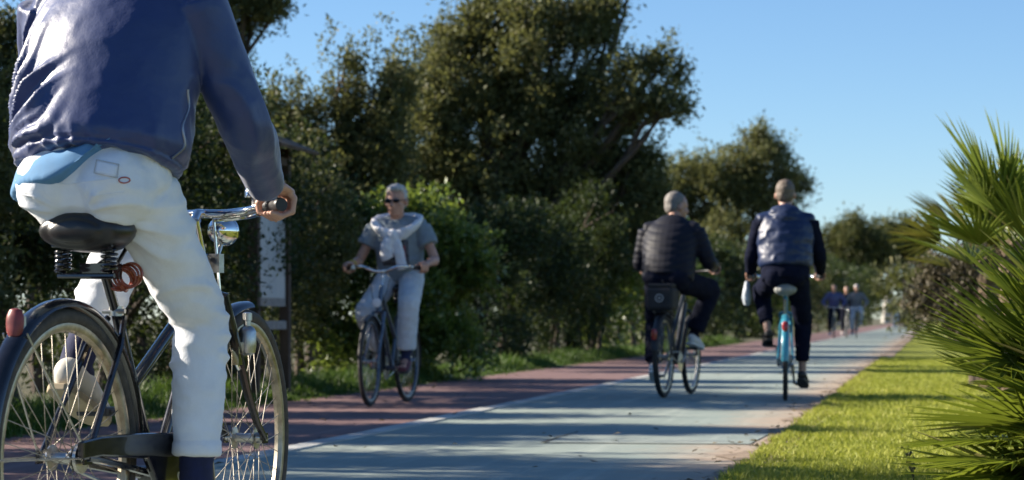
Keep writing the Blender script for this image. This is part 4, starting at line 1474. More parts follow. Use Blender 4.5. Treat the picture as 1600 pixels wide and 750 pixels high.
# ---------------------------------------------------------------- near rider on the black roadster
YAW1 = R(71.8)
rear1 = Vector((-1.052, 5.86, 0))
b1 = bike('old black roadster bicycle with chrome handlebar and worn mudguards under the rider in white jeans', None, rear1, YAW1, M_black, hi=True, R_=.352, wb=1.03, tr=.0195,
          seat=(.195, .938), stem=(.745, .955), bb=(.47, .285), crank=(.055, -.16), rimmat=M_brass, tyremat=M_oldtyre, steer=R(6), bars=[(0, 0, 0), (.02, .06, 0), (.015, .12, .006), (-.015, .17, .012), (-.055, .225, .016), (-.088, .26, .016)], style='step', key='near')
rt = b1['root']
# tail lamp on the rear mudguard
q = MB(); q.loft([((-.232, 0, .640), .015, .010), ((-.230, 0, .654), .021, .012), ((-.228, 0, .680), .022, .012), ((-.226, 0, .697), .016, .010)], (0, 1, 0), 18, 4)
tl = q.build('tail_reflector', M_dullred, rt); tl.rotation_euler = (0, 0, 0)
q = MB(); q.box((-.214, 0, .666), (.024, .03, .04)); q.build('reflector_bracket', M_steel, tl, False, .003)
# chain case
q = MB()
prof = [(-.035, .395), (.06, .402), (.30, .398), (.47, .392), (.555, .355), (.585, .285), (.555, .215), (.47, .180), (.40, .205), (.36, .262), (.30, .335), (.06, .352), (-.035, .348)]
n_ = len(prof)
vs_ = [(x, -.052, z) for x, z in prof] + [(x, -.070, z) for x, z in prof]
q.add(vs_, [tuple(range(n_)), tuple(reversed(range(n_, 2 * n_)))] + [((i + 1) % n_, i, n_ + i, n_ + (i + 1) % n_) for i in range(n_)])
q.build('chain_case', M_black, rt, False, .006)
# head lamp, bracket
q = MB(); q.lathe([(.0, -.055), (.012, -.054), (.024, -.046), (.033, -.030), (.037, -.010), (.038, .006), (.040, .008), (.040, .014), (.036, .016)], 32, (.838, -.022, .912), 'x')
hl = q.build('headlamp', M_chrome, rt)
q = MB(); q.lathe([(.0, .021), (.02, .020), (.036, .016)], 24, (.838, -.022, .912), 'x'); q.build('lens', M_glass, hl)
q = MB(); q.tube([(.80, -.02, .80), (.80, -.022, .84), (.825, -.022, .875)], .006, 8); q.box((.80, -.02, .825), (.03, .03, .05)); q.build('lamp_bracket', M_steel, hl)
# bottle dynamo on the fork
q = MB(); ax_ = Matrix.Rotation(R(-12), 3, 'Y')
dyn0 = Vector((.905, -.062, .625))
q.lathe([(.0, -.045), (.012, -.045), (.021, -.038), (.024, -.02), (.024, .018), (.019, .028), (.010, .034), (.010, .048), (.013, .049), (.013, .068), (.006, .071), (.0, .071)], 20, dyn0, 'z')
dy = q.build('dynamo', M_steel, rt)
q = MB(); q.tube([dyn0 + Vector((0, .02, -.02)), (.87, -.052, .60), (.865, -.048, .56), (.88, -.05, .545)], .007, 8); q.box((.868, -.05, .585), (.028, .02, .06)); q.build('dynamo_bracket', M_chrome, dy)
# front brake stirrup
q = MB(); q.tube([(.80, -.05, .735), (.845, -.052, .66), (.872, -.05, .615)], .006, 8); q.tube([(.80, .05, .735), (.845, .052, .66), (.872, .05, .615)], .006, 8); q.tube([(.80, -.05, .735), (.79, 0, .755), (.80, .05, .735)], .006, 8)
q.build('brake_stirrup', M_steel, rt)
# brake rod and bell on the bar
q = MB(); q.tube([(.785, -.02, .938), (.785, -.08, .942), (.77, -.13, .946), (.73, -.175, .95)], .0055, 8); q.tube([(.785, .02, .938), (.785, .08, .942), (.77, .13, .946), (.73, .175, .95)], .0055, 8); q.tube([(.778, -.022, .942), (.80, -.03, .74)], .004, 6)
q.build('brake_rod', M_chrome, b1['hb'])
q = MB(); q.lathe([(.0, .034), (.012, .032), (.022, .024), (.027, .012), (.028, .0), (.026, -.003), (.0, -.003)], 24, (.755, -.150, .998), 'z'); bl = q.build('bell', M_chrome, b1['hb'])
q = MB(); q.tube([(.755, -.150, .995), (.755, -.150, .966)], .008, 8); q.build('bell_mount', M_steel, bl)
# pinch bolts and cable stops so the cluster is not bare
q = MB(); q.tube([b1['st_top'] + Vector((-.012, -.03, 0)), b1['st_top'] + Vector((-.012, .03, 0))], .006, 8); q.tube([b1['st_top'] + Vector((.0, 0, -.012)), b1['st_top'] + Vector((.0, 0, .012))], .0185, 12); q.build('seat_clamp', M_steel, rt)

# orange coiled lock hanging under the saddle
q = MB()
for kx in range(5):
    pts = []
    for i in range(24):
        a = 2 * math.pi * i / 24
        pts.append((.01 * math.sin(a + kx), (kx - 2) * .010 + .036 * math.cos(a) * (1 + .04 * kx), .040 * math.sin(a) - .006 * kx))
    q.tube(pts, .0052, 8, closed=True)
q.tube([(0, .01, -.04), (.005, .0, -.055), (0, -.012, -.058)], .010, 10)
lk = q.build('cable_lock', M_orange)
R1 = Matrix.Rotation(YAW1, 3, 'Z')
lk.location = rear1 + R1 @ Vector((.225, -.045, .787)); lk.scale = (.68, .72, .68); lk.rotation_euler = (R(8), R(-12), YAW1 + R(18))
tag(lk, 'orange coiled cable lock hanging below the black sprung saddle', 'cable lock')


def jeans_fn(V, Nn, info):
    x, y, z = V[:, 0], V[:, 1], V[:, 2]
    W = V.copy()
    right = (y < -.005)
    # bunched folds behind and round the knee
    nse = nz(V * np.array([5, 5, 5]))
    ph = (z + .55 * (x - .45) * .35 + .25 * (y + .13) + .025 * nse) * 125
    ridge = np.clip(1 - np.abs(((ph / np.pi) % 2) - 1) * 2.2, -.35, 1)
    patch = np.clip(nz(V * np.array([9, 9, 15]) + 4) * 2.2 + .25, 0, 1)
    mk = smoothstep(.46, .60, z) * smoothstep(.82, .72, z) * patch
    d1 = .0095 * ridge * mk
    # long drag lines from crotch and seat
    ang = np.arctan2(z - .93, np.abs(y) - .02)
    rd = np.hypot(z - .93, np.abs(y) - .02)
    d2 = .008 * np.clip(1 - np.abs(((ang * 5 + 1.2 * nse) % 2) - 1) * 2, -.3, 1) * smoothstep(.02, .07, rd) * smoothstep(.24, .10, rd) * smoothstep(1.0, .95, z) * smoothstep(.03, .06, np.abs(y))
    d3 = .0018 * np.clip(1 - 3 * np.abs(nz(V * np.array([16, 16, 24]) + 31)), -.3, 1) + .0042 * (1 - 2 * np.abs(nz(V * np.array([6, 6, 12]) + 2))) * smoothstep(.30, .5, z)
    # turned-up hem
    d4 = .004 * ((z < .372) & right & (x > .3))
    # seat seam
    d5 = -.002 * np.exp(-(y / .006) ** 2) * (x < .12) * smoothstep(.93, .98, z)
    return V + Nn * (d1 + d2 + d3 + d4)[:, None]


def jacket_fn(V, Nn, info):
    x, y, z = V[:, 0], V[:, 1], V[:, 2]
    torso = (np.abs(y) < .235) & (x < .42)
    nse = nz(V * 4.5); n2 = nz(V * 9 + 3)
    # fan of folds gathering at the left side of the waistband, running up across the back
    py, pz = .30, 1.03
    ang = np.arctan2(z - pz, py - y)
    rd = np.hypot(z - pz, py - y)
    ph = ang * 11 + 2.2 * nse + 1.0 * n2
    ridge = np.clip(1 - np.abs((ph % 2) - 1) * 1.9, -.45, 1)
    mk = smoothstep(-.02, .12, y) * smoothstep(.50, .20, rd) * (x < .38)
    mk = mk * smoothstep(.07, .20, rd)
    d = .026 * ridge * mk * (0.55 + .45 * np.clip(nz(V * 7 + 11) * 2 + .5, 0, 1))
    # finer crumples in the same place
    ph2 = ang * 26 + 5 * nse + 2.5 * n2
    d += .005 * np.clip(1 - np.abs((ph2 % 2) - 1) * 2, -.4, 1) * mk
    # gathers above the elastic band
    gth = np.clip(1 - np.abs(((y * 42 + 3 * nse) % 2) - 1) * 2, -.4, 1)
    d += .0045 * gth * smoothstep(1.03, 1.055, z) * smoothstep(1.17, 1.08, z) * torso
    # soft drapes elsewhere
    d += .006 * nz(V * np.array([5, 5, 3.2]) + 8) + .0035 * (1 - 2 * np.abs(nz(V * np.array([8, 8, 7]) + 1)))
    d += .0013 * (1 - 2 * np.abs(nz(V * np.array([16, 16, 12]) + 21))) + .0006 * nz(V * 45)
    # stitched edge of the band
    d -= .006 * np.exp(-((z - 1.108 + .30 * (x - .0)) / .004) ** 2) * torso * (z < 1.13)
    # sleeve folds at elbows
    arm = (np.abs(y) > .20) & (x > .22)
    d += .006 * np.clip(1 - np.abs((((z * 26 + x * 22 + 2 * nse)) % 2) - 1) * 2, -.4, 1) * arm * smoothstep(1.02, 1.1, z) * smoothstep(1.34, 1.2, z) * .6
    return V + Nn * d[:, None]


def shirt_fn(V, Nn, info):
    y, z = V[:, 1], V[:, 2]
    W = V.copy()
    k_ = smoothstep(.05, -.15, y)
    W[:, 2] = z + k_ * .095
    W = W - Nn * (.036 * k_)[:, None]
    return W + Nn * (.005 * (1 - 2 * np.abs(nz(V * np.array([9, 9, 14]) + 6))))[:, None]


MB.SEGK = 2
pel = Vector((.155, 0, 1.005)); chest = Vector((.265, 0, 1.345)); neck = Vector((.345, 0, 1.545)); upv = (chest - pel).normalized()
J1 = dict(pel=pel, chest=chest, neck=neck, head=Vector((.415, 0, 1.70)), sh={-1: (.295, -.195, 1.452), 1: (.295, .195, 1.452)}, grips=b1['grips'],
          el={-1: (.37, -.292, 1.165), 1: (.385, .262, 1.165)}, hip={-1: (.20, -.096, .985), 1: (.20, .096, .985)},
          kn={-1: (.46, -.132, .675), 1: (.60, .135, .915)}, an={-1: (.432, -.135, .238), 1: (.335, .148, .565)}, toe={-1: (.96, -.08, -.26), 1: (.93, .05, -.36)})
S1 = dict(skin=M_skin, skin_voxel=.0045, skin_smooth=2, fat=1.0, shoe=M_whiteshoe, sock=M_sock, hair=dict(mat=M_brownhair),
          trousers=dict(mat=M_denimw, voxel=.0065, fn=jeans_fn, r=(.086, .069, .058), end=.77, waist=.085),
          tops=[dict(name='shirt', mat=M_shirt, voxel=.0075, sleeve='none', fn=shirt_fn, band=True, torso=[(-.050, .201, .164), (-.005, .199, .160), (.03, .176, .136), (.08, .15, .11)]),
                dict(name='jacket', mat=M_nylon, voxel=.0062, smooth=12, fn=jacket_fn, collar=.03, cuff=.97, sr=(.077, .071, .062, .058, .048),
                     torso=[(.040, .208, .172), (.066, .211, .174), (.085, .224, .180), (.20, .219, .170), (None, .222, .160), ('u', .190, .122), ('n', .085, .08)])])
p1 = person('cyclist seen from behind in a navy nylon jacket and white jeans', rear1, YAW1, J1, S1, .008)
MB.SEGK = 1
jk, jn = p1['jacket'], p1['trousers']
# zip down the right side of the jacket, patch and button on the jeans, seams
zp = [[Vector((.15 + .010 * math.sin(i * .5) + .003 * i, -.3, 1.06 + .008 * i)) for i in range(22)]]
decal(jk, zp, (0, 1, 0), 'side_zip', M_zip, jk, r=.0032, off=.001)
vd = (.87, .48, 0)     # roughly from behind
def back(y, z): return Vector((-.1 + (y) * 0, y, z))
pts = [[Vector((-.05, -.075 - .055 * j / 6, 1.020 - .012 * j / 6 + .032 * i / 4)) for j in range(7)] for i in range(5)]
decal(jn, pts, (1, 0, 0), 'leather_patch', M_denimw, jn, off=.003)
q4 = [Vector((-.05, -.075 - .055 * j / 8, 1.020 - .012 * j / 8)) for j in range(9)]
decal(jn, [q4, [v_ + Vector((0, 0, .032)) for v_ in q4], [q4[0] + Vector((0, 0, .032 * i / 4)) for i in range(5)], [q4[-1] + Vector((0, 0, .032 * i / 4)) for i in range(5)]], (1, 0, 0), 'patch_stitching', M_thread, jn, r=.0009, off=.004)
rg = [[Vector((-.05, -.142 + .009 * math.cos(a * .524), 1.003 + .007 * math.sin(a * .524))) for a in range(13)]]
decal(jn, rg, (1, 0, 0), 'button_ring', M_redthread, jn, r=.0016, off=.003)
for ys, ye in ((-.065, -.14), (.065, .14)):
    pk = [[Vector((-.05, ys + (ye - ys) * i / 12, .965 + .01 * i / 12)) for i in range(13)]]
    decal(jn, pk, (1, 0, 0), 'pocket_seam', M_denimw, jn, r=.0010, off=.0005)
yk = [[Vector((-.05, -.15 + .30 * i / 30, 0.995 + .08 * abs(-.15 + .30 * i / 30))) for i in range(31)]]
decal(jn, yk, (1, 0, 0), 'yoke_seam', M_denimw, jn, r=.0010, off=.0005)

# ---------------------------------------------------------------- oncoming rider with a white sweater round his shoulders
M_tee = pmat('grey_tshirt', (0.20, 0.24, 0.27), 0.9, var=0.12, scale=20, bump=0.3, bscale=200, bdist=0.001)
M_print = pmat('tshirt_print', (0.075, 0.075, 0.085), 0.85, var=0.6, scale=28)
M_printred = pmat('tshirt_print_red', (0.20, 0.05, 0.06), 0.85, var=0.5, scale=40)
M_jean2 = pmat('pale_jeans', (0.54, 0.56, 0.58), 0.9, var=0.12, scale=14, bump=0.4, bscale=120, bdist=0.002)
M_sweater = pmat('white_sweater', (0.74, 0.74, 0.76), 0.9, var=0.06, scale=20, bump=0.5, bscale=150, bdist=0.003, sheen=.3)
M_lens = pmat('dark_lens', (0.01, 0.01, 0.012), 0.12, var=0.2)
M_mshoe = pmat('maroon_navy_shoe', (0.10, 0.022, 0.032), 0.7, var=0.4, scale=25)
M_yellow = pmat('yellow_band', (0.55, 0.40, 0.06), 0.6, var=0.1)
M_tan = pmat('tan_skin_face', (0.47, 0.25, 0.175), 0.5, var=0.16, scale=30, bump=0.3, bscale=160, bdist=0.002)

YAW2 = R(-103.1)
rear2 = Vector((-.851, 20.24, 0))
b2 = bike('blue grey city bicycle with silver swept handlebar, ridden towards the viewer on the red footpath', None, rear2, YAW2, M_bluegrey, hi=True, R_=.345, wb=1.07, tr=.019, seat=(.20, .965), stem=(.735, 1.045), bb=(.46, .285),
          crank=(-.168, -.03), guard=False, steer=R(3), style='step', key='oncoming', narrow=.85, rimmat=M_bluegrey,
          bars=[(0, 0, 0), (.02, .05, .004), (.035, .10, .022), (.03, .15, .038), (-.01, .215, .036), (-.075, .275, .028), (-.13, .31, .024)])
rt = b2['root']
q = MB(); q.lathe([(.0, -.035), (.02, -.03), (.034, -.012), (.038, .006), (.038, .012)], 22, (.87, .0, .80), 'x'); hl = q.build('headlamp', M_chrome, rt)
q = MB(); q.lathe([(.0, .018), (.02, .017), (.037, .012)], 22, (.87, 0, .80), 'x'); q.build('lens', M_sweater, hl)
q = MB(); q.tube([(.80, 0, .80), (.84, 0, .80)], .007, 8); q.build('lamp_bracket', M_blackpl, hl)
q = MB(); q.tube([(.745, .03, 1.03), (.80, .09, 1.0), (.84, .06, .86), (.80, .02, .76)], .003, 6); q.tube([(.745, -.03, 1.03), (.79, -.08, .99), (.83, -.05, .85), (.79, -.02, .72)], .003, 6); q.build('cable', M_blackpl, rt)
mudguard(rt, 1.07, .345, R(60), R(190), .026, M_ebike, .345)
mudguard(rt, 0, .345, R(0), R(190), .026, M_ebike, .345)

pel = Vector((.17, 0, 1.025)); chest = Vector((.235, 0, 1.285)); neck = Vector((.275, 0, 1.475))
J2 = dict(pel=pel, chest=chest, neck=neck, head=Vector((.325, .0, 1.612)), head_yaw=R(-2), head_pitch=R(6), sh={-1: (.25, -.195, 1.405), 1: (.25, .195, 1.405)}, grips=b2['grips'],
          pole={-1: (-.3, -.5, -1), 1: (-.3, .5, -1)}, hip={-1: (.20, -.095, 1.0), 1: (.20, .095, 1.0)},
          an={-1: (.24, -.145, .405), 1: (.555, .145, .365)}, toe={-1: (.97, -.1, -.2), 1: (.97, .1, -.12)}, kpole={-1: (1, -.25, .2), 1: (1, .25, .2)})
S2 = dict(skin=M_tan, skin_voxel=.0065, skin_smooth=2, fat=.98, shoe=M_mshoe, sock=M_sock, sole=M_blackpl, hair=dict(mat=M_greyhair, fringe=True, rough=1.2),
          trousers=dict(mat=M_jean2, voxel=.010, r=(.098, .084, .074), end=.84), head_k=1.08,
          tops=[dict(name='tshirt', mat=M_tee, sleeve='short', voxel=.009, cuff=.55, sr=(.072, .076, .07, .07, .05), torso=[(-.02, .192, .150), (.05, .196, .156), (.15, .195, .155), (None, .208, .148), ('u', .178, .112), ('n', .076, .072)])])
p2 = person('grey-haired cyclist in sunglasses and grey t-shirt with a white sweater knotted on his chest', rear2, YAW2, J2, S2, .009)
r2 = p2['root']; HP, HM = p2['HP'], p2['HM']
# sunglasses
kk = 1.08
q = MB()
for s in (-1, 1):
    q.ellipsoid(HP(.0985, s * .032, .010), (.008, .029, .018), HM, 14, 8)
ln = q.build('sunglasses', M_lens, r2)
q = MB(); q.tube([HP(.104, -.012, .014), HP(.107, 0, .016), HP(.104, .012, .014)], .003, 6)
for s in (-1, 1): q.tube([HP(.092, s * .060, .014), HP(.06, s * .078, .012), HP(-.005, s * .086, .006)], .003, 6)
q.build('sunglasses_frame', M_blackpl, ln)
# sweater round the neck, sleeves crossed in a knot
q = MB()
K = Vector((chest.x + .165, .0, 1.335))
for s in (-1, 1):
    q.loft([(neck + Vector((-.115, 0, -.03)), .075, .030), (neck + Vector((-.075, s * .105, -.025)), .080, .030), (neck + Vector((.02, s * .150, -.055)), .080, .028), (neck + Vector((.105, s * .100, -.115)), .055, .028), (K + Vector((0, s * .015, .0)), .036, .032)], (0, .7 * s, .7), 16, 5)
q.ellipsoid(K, (.048, .048, .052))
q.loft([(K, .03, .03), (K + Vector((.025, -.045, -.07)), .046, .028), (K + Vector((.01, -.055, -.15)), .050, .026), (K + Vector((.0, -.045, -.185)), .050, .026)], (0, 1, 0), 14, 4, cap=False)
q.loft([(K, .03, .03), (K + Vector((.012, .035, -.09)), .038, .026), (K + Vector((.0, .060, -.20)), .040, .024), (K + Vector((-.005, .075, -.265)), .040, .022)], (0, 1, 0), 14, 4, cap=False)
me = remeshed(q, 'sweater', .008, 3)
V, Nn = get_vn(me); set_v(me, fold_noise(V, Nn, .007, (12, 12, 9), True, 2.0))
sw = finish(me, 'sweater', M_sweater)
sw.location = r2.location; sw.rotation_euler = r2.rotation_euler
tag(sw, 'white sweater worn over the shoulders with its sleeves knotted in front', 'sweater')
# print on the shirt, wrist band
ts = p2['tshirt']
decal(ts, [[Vector((.5, -.11 + .22 * j / 10, 1.10 + .20 * i / 8)) for j in range(11)] for i in range(9)], (-1, 0, 0), 'shirt_print', M_print, ts, off=.002)
decal(ts, [[Vector((.5, .03 + .06 * j / 5, 1.14 + .12 * i / 6)) for j in range(6)] for i in range(7)], (-1, 0, 0), 'red_print', M_printred, ts, off=.005)
w_ = p2['wr'][-1]; e_ = p2['el'][-1]; dd = (e_ - w_).normalized(); c_ = w_ + dd * .035
ux = dd.orthogonal().normalized(); uy = dd.cross(ux)
q = MB(); q.tube([c_ + ux * (.0305 * math.cos(a * .3927)) + uy * (.0305 * math.sin(a * .3927)) for a in range(16)], .0065, 8, closed=True); q.build('wristband', M_yellow, r2)

# ---------------------------------------------------------------- rider in the dark quilted jacket, seen from behind
M_quilt = pmat('black_quilted_nylon', (0.010, 0.011, 0.019), 0.6, var=0.2, scale=10, spec=.22)
M_trk = pmat('navy_trousers', (0.011, 0.013, 0.025), 0.9, var=0.2, scale=12, spec=.1)
M_bag = pmat('black_bag_cloth', (0.018, 0.018, 0.02), 0.7, var=0.3, scale=30, bump=.3)
M_logo = pmat('grey_logo', (0.30, 0.30, 0.30), 0.5, var=0.1)
M_white = pmat('white_rubber', (0.70, 0.70, 0.68), 0.6, var=0.1)
M_vest = pmat('blue_vest_nylon', (0.012, 0.024, 0.070), 0.45, var=0.15, scale=8, spec=.4)
M_navy = pmat('dark_navy_knit', (0.007, 0.009, 0.022), 0.95, var=0.2, scale=14, spec=.08)
M_ashhair = pmat('ash_hair', (0.17, 0.155, 0.14), 0.65, var=0.3, scale=60, bump=.6, bscale=80, bdist=.005)
M_sandal = pmat('dark_sandal', (0.035, 0.03, 0.026), 0.6, var=0.2)

YAW3 = R(74)
rear3 = at_d(1037, 21.3)
b3 = bike('dark electric bicycle with a black bag on its rear rack', None, rear3, YAW3, M_ebike, R_=.355, wb=1.12, tr=.024, seat=(.20, .95), stem=(.78, 1.08), bb=(.48, .295), crank=(.12, .12), guard=False, style='ebike', barmat=M_blackpl,
          bars=[(0, 0, 0), (.01, .08, .005), (0, .16, .012), (-.03, .23, .016), (-.09, .29, .016), (-.14, .325, .016)])
rt = b3['root']
q = MB()
for s in (-1, 1):
    q.tube([(.22, s * .05, .70), (.05, s * .06, .735), (-.16, s * .06, .735), (-.20, s * .03, .735)], .006, 7); q.tube([(0, s * .075, .355), (-.04, s * .065, .735)], .005, 6)
for x in (-.14, -.04, .06): q.tube([(x, -.06, .735), (x, .06, .735)], .005, 6)
q.build('rear_rack', M_blackpl, rt)
q = MB(); q.loft([((-.372, .0, .50), .02, .01), ((-.372, .0, .55), .026, .012), ((-.372, .0, .585), .02, .01)], (0, 1, 0), 14, 4); q.build('tail_reflector', M_redrefl, rt)
mudguard(rt, 0, .355, R(60), R(172), .032, M_blackpl, .355)
bgr = empty('rack_bag', rear3, YAW3)
tag(bgr, 'black box-shaped bag with a round grey emblem on the rear rack', 'bag')
q = MB(); q.box((-.03, .0, .845), (.28, .23, .20)); bo = q.build('bag_body', M_bag, bgr, False, .03)
q = MB(); q.box((-.03, 0, .957), (.26, .21, .035)); q.build('lid', M_bag, bgr, False, .012)
q = MB(); q.lathe([(.026, -.002), (.036, -.002), (.036, .002), (.026, .002), (.026, -.002)], 24, (-.173, 0, .85), 'x'); q.lathe([(.0, -.002), (.012, -.002), (.012, .002), (.0, .002)], 16, (-.173, 0, .85), 'x'); q.build('emblem', M_logo, bgr)
q = MB(); q.tube([(-.07, 0, .985), (-.04, 0, 1.0), (.0, 0, .985)], .008, 8); q.build('handle', M_bag, bgr)

pel = Vector((.16, 0, 1.03)); chest = Vector((.28, 0, 1.33)); neck = Vector((.36, -.005, 1.515))
J3 = dict(pel=pel, chest=chest, neck=neck, head=Vector((.43, -.02, 1.645)), head_yaw=R(-48), head_pitch=R(6), sh={-1: (.31, -.215, 1.44), 1: (.31, .215, 1.44)}, grips=b3['grips'], pole={-1: (-.2, -.4, -1), 1: (-.2, .2, -1)},
          hip={-1: (.2, -.1, 1.0), 1: (.2, .1, 1.0)}, an={-1: (.52, -.15, .535), 1: (.28, .15, .275)}, toe={-1: (.96, -.2, -.2), 1: (.92, .1, -.35)}, kpole={-1: (.9, -.55, .3), 1: (1, .25, .2)})
S3 = dict(skin=M_skin2, fat=1.16, shoe=M_white, sock=M_navy, sole=M_white, hair=dict(mat=M_ashhair, rough=.5), head_k=1.06,
          trousers=dict(mat=M_trk, r=(.088, .086, .078), end=.9),
          tops=[dict(name='jacket', mat=M_quilt, fn=lambda V, Nn, i: quilt(V, Nn, .0055, .055, -.3), collar=.03, sr=(.080, .074, .068, .062, .052), torso=[(-.03, .192, .150), (.06, .200, .162), (.16, .200, .160), (None, .208, .150), ('u', .182, .115), ('n', .09, .085)],
                     extra=[lambda q, i: q.ellipsoid(Vector((.315, 0, 1.505)), (.085, .115, .065))])])
p3 = person('stout cyclist in a black quilted jacket seen from behind, head turned to the other rider', rear3, YAW3, J3, S3, .010)

# ---------------------------------------------------------------- rider in the blue vest on the turquoise bicycle
YAW4 = R(83.5)
rear4 = at_d(1227, 20.5)
b4 = bike('turquoise city bicycle with a pale saddle and red rear reflector, seen straight from behind', None, rear4, YAW4, M_teal, R_=.345, wb=1.07, tr=.019, seat=(.20, .965), stem=(.745, 1.02), bb=(.47, .285), crank=(.05, -.16), guard=False, style='step', saddlemat=M_palesaddle, narrow=.8,
          bars=[(0, 0, 0), (.015, .08, .004), (.0, .16, .012), (-.04, .23, .014), (-.11, .275, .012), (-.17, .295, .008)])
rt = b4['root']
mudguard(rt, 0, .345, R(20), R(182), .030, M_teal, .345); mudguard(rt, 1.07, .345, R(62), R(200), .03, M_teal, .345)
q = MB(); q.loft([((-.295, .0, .575), .016, .010), ((-.292, .0, .60), .026, .014), ((-.285, .0, .635), .026, .014), ((-.28, .0, .65), .016, .010)], (0, 1, 0), 14, 4); q.build('tail_reflector', M_redrefl, rt)
pel = Vector((.165, 0, 1.04)); chest = Vector((.225, 0, 1.35)); neck = Vector((.265, 0, 1.555))
J4 = dict(pel=pel, chest=chest, neck=neck, head=Vector((.31, .0, 1.705)), head_yaw=R(-6), sh={-1: (.235, -.205, 1.475), 1: (.235, .205, 1.475)}, grips=b4['grips'], pole={-1: (-.5, -.35, -.9), 1: (-.5, .35, -.9)},
          hip={-1: (.2, -.098, 1.01), 1: (.2, .098, 1.01)}, an={-1: (.44, -.14, .235), 1: (.36, .145, .575)}, toe={-1: (.95, -.1, -.28), 1: (.97, .05, -.2)}, kpole={-1: (1, -.2, .2), 1: (1, .25, .2)})
S4 = dict(skin=M_skin2, fat=1.02, shoe=M_sandal, shoe_low=True, sole=M_sandal, hair=dict(mat=M_brownhair, rough=.6), head_k=1.02,
          trousers=dict(mat=M_navy, r=(.09, .076, .058), end=.80),
          tops=[dict(name='pullover', mat=M_navy, sr=(.072, .066, .06, .056, .046), torso=[(-.05, .192, .150), (.03, .196, .155), (.15, .19, .145), (None, .20, .14), ('u', .175, .108), ('n', .08, .075)]),
                dict(name='vest', mat=M_vest, sleeve='none', fn=lambda V, Nn, i: fold_noise(quilt(V, Nn, .006, .10, .1), Nn, .007, (8, 8, 10), True, 4.0), torso=[(.055, .206, .168), (.10, .218, .178), (.2, .222, .175), (None, .232, .170), ('u', .212, .138), ('n', .10, .095)],
                     extra=[lambda q, i: q.ellipsoid(Vector((.20, 0, 1.555)), (.085, .135, .065)), lambda q, i: q.ellipsoid(Vector((.165, 0, 1.50)), (.07, .12, .06))])])
p4 = person('cyclist in a shiny blue hooded vest over dark sleeves, seen from behind', rear4, YAW4, J4, S4, .010)
# white bag on the left of the bar
q = MB(); q.loft([((.50, .325, .985), .02, .012), ((.50, .325, .93), .045, .025), ((.50, .325, .85), .052, .036), ((.50, .325, .80), .036, .028)], (1, 0, 0), 16, 5)
me = remeshed(q, 'carrier_bag', .009, 2); V, Nn = get_vn(me); set_v(me, fold_noise(V, Nn, .006, (14, 14, 8), True, 3.0))
cb = finish(me, 'carrier_bag', pmat('thin_pale_plastic', (0.42, 0.47, 0.52), 0.5, var=.1)); cb.location = (rear4.x, rear4.y, 0); cb.rotation_euler = (0, 0, YAW4)
tag(cb, 'small white carrier bag hanging from the handlebar of the turquoise bicycle', 'bag')

# ---------------------------------------------------------------- distant cyclists and walkers
def far_rider(px, d, label, blabel, top, tro, hair, yaw, frame):
    rear = at_d(px, d)
    b = bike(blabel, 'bicycles of the distant cyclists', rear, yaw, frame, seat=(.2, .96), stem=(.745, 1.03), crank=(.05, -.16), guard=False, style='step')
    pel = Vector((.165, 0, 1.03)); chest = Vector((.24, 0, 1.33)); neck = Vector((.29, 0, 1.53))
    J = dict(pel=pel, chest=chest, neck=neck, head=Vector((.335, 0, 1.675)), sh={-1: (.255, -.2, 1.455), 1: (.255, .2, 1.455)}, grips=b['grips'], hip={-1: (.2, -.098, 1.0), 1: (.2, .098, 1.0)},
             an={-1: (.44, -.14, .24), 1: (.36, .145, .57)}, toe={-1: (.95, -.1, -.28), 1: (.97, .05, -.2)})
    S = dict(skin=M_skin2, shoe=M_white, sock=M_navy, nosole=True, hair=dict(mat=hair), trousers=dict(mat=tro, end=.85), tops=[dict(name='jacket', mat=top)])
    person(label, rear, yaw, J, S, .018, 'distant cyclists')


M_lblue = pmat('blue_windbreaker', (0.045, 0.06, 0.17), 0.5, var=0.15)
M_grey2 = pmat('grey_fleece', (0.13, 0.14, 0.16), 0.9, var=0.15)
M_purple = pmat('purple_jacket', (0.10, 0.06, 0.16), 0.7, var=0.15)
far_rider(1303, 84, 'distant cyclist in a blue windbreaker coming along the path', 'bicycle under the distant cyclist in blue', M_lblue, M_trk, M_brownhair, R(-97), M_bluegrey)
far_rider(1322, 88, 'distant cyclist in dark clothes riding between two others', 'bicycle between two other distant ones', M_navy, M_trk, M_brownhair, R(-96), M_ebike)
far_rider(1338, 84, 'distant white-haired cyclist in grey sleeves', 'bicycle under the distant white-haired cyclist', M_grey2, M_jean2, M_sweater, R(-98), M_ebike)


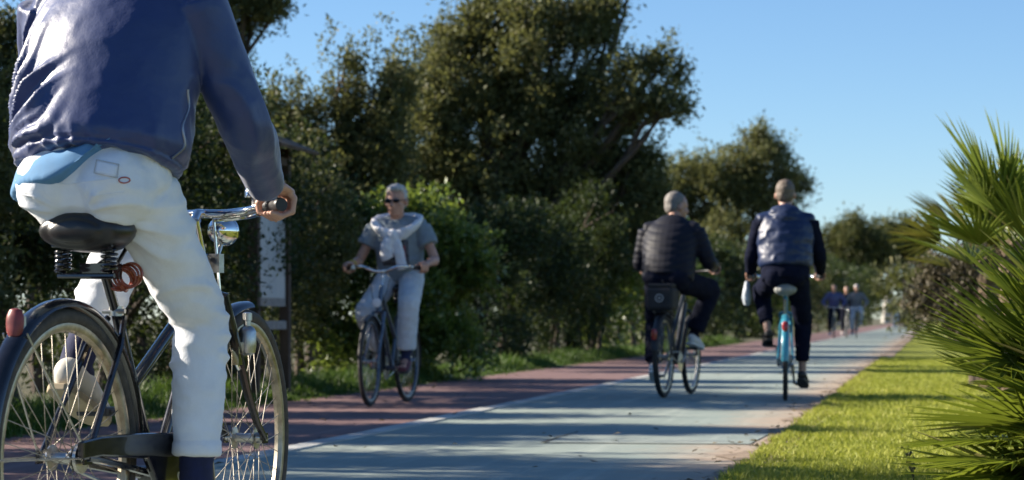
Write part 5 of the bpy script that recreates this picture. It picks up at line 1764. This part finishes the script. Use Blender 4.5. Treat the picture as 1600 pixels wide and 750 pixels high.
def walker(px, d, label, top, tro, yaw, hair):
    p = at_d(px, d)
    J = dict(pel=(0, 0, .95), chest=(0, 0, 1.25), neck=(0, 0, 1.45), head=(.03, 0, 1.60), sh={-1: (0, -.19, 1.38), 1: (0, .19, 1.38)}, hands={-1: (.06, -.26, .86), 1: (-.04, .26, .86)},
             hip={-1: (0, -.09, .92), 1: (0, .09, .92)}, an={-1: (.16, -.09, .09), 1: (-.18, .09, .12)}, toe={-1: (1, 0, 0), 1: (1, 0, -.1)})
    S = dict(skin=M_skin2, shoe=M_blackpl, nosole=True, hair=dict(mat=hair), trousers=dict(mat=tro, end=.9), tops=[dict(name='coat', mat=top)])
    person(label, p, yaw, J, S, .02, 'walkers at the path end')


walker(1399, 150, 'far walker in a pale coat at the end of the path', M_grey2, M_jean2, R(-95), M_brownhair)
walker(1409, 155, 'far walker in a purple jacket at the end of the path', M_purple, M_trk, R(82), M_brownhair)
walker(1417, 160, 'far walker in dark clothes at the end of the path', M_navy, M_trk, R(-98), M_greyhair)

# ---------------------------------------------------------------- leaf litter along the edges of the lanes
nb = 900
S_ = 9 + 40 * rng.random(nb) ** 1.6
side = rng.random(nb)
T_ = np.where(side < .5, T_RED + .02 + np.abs(rng.normal(0, .22, nb)), np.where(side < .82, T_GRASS - np.abs(rng.normal(0, .13, nb)), T_RED + 4.3 * rng.random(nb)))
P_ = to_xy(T_, S_, np.full(nb, .0105))
an_ = rng.uniform(0, 6.28, nb); l_ = rng.uniform(.012, .035, nb); w_ = l_ * rng.uniform(.3, .6, nb)
A_ = np.stack([np.cos(an_), np.sin(an_), np.zeros(nb)], 1); B_ = np.stack([-np.sin(an_), np.cos(an_), np.zeros(nb)], 1); Z_ = np.array([[0, 0, 1.0]])
V_ = np.stack([P_ - A_ * l_[:, None], P_ + B_ * w_[:, None] + Z_ * (w_ * rng.uniform(0, .9, nb))[:, None], P_ + A_ * l_[:, None] + Z_ * (l_ * rng.uniform(0, .6, nb))[:, None], P_ - B_ * w_[:, None] + Z_ * (w_ * rng.uniform(0, .9, nb))[:, None]], 1).reshape(-1, 3)
M_litter = leaf_mat('dry_leaf', [(0.0, (0.05, 0.035, 0.02)), (0.5, (0.12, 0.08, 0.04)), (1.0, (0.22, 0.16, 0.08))], trans=.1)
lm = np_mesh('leaf_litter', V_, np.arange(nb * 4).reshape(-1, 4), np.repeat(rng.random(nb), 4)); lm.materials.append(M_litter)
tag(link('leaf_litter', lm), 'scattered dry leaves along the edges of the two lanes', 'leaves', kind='stuff')
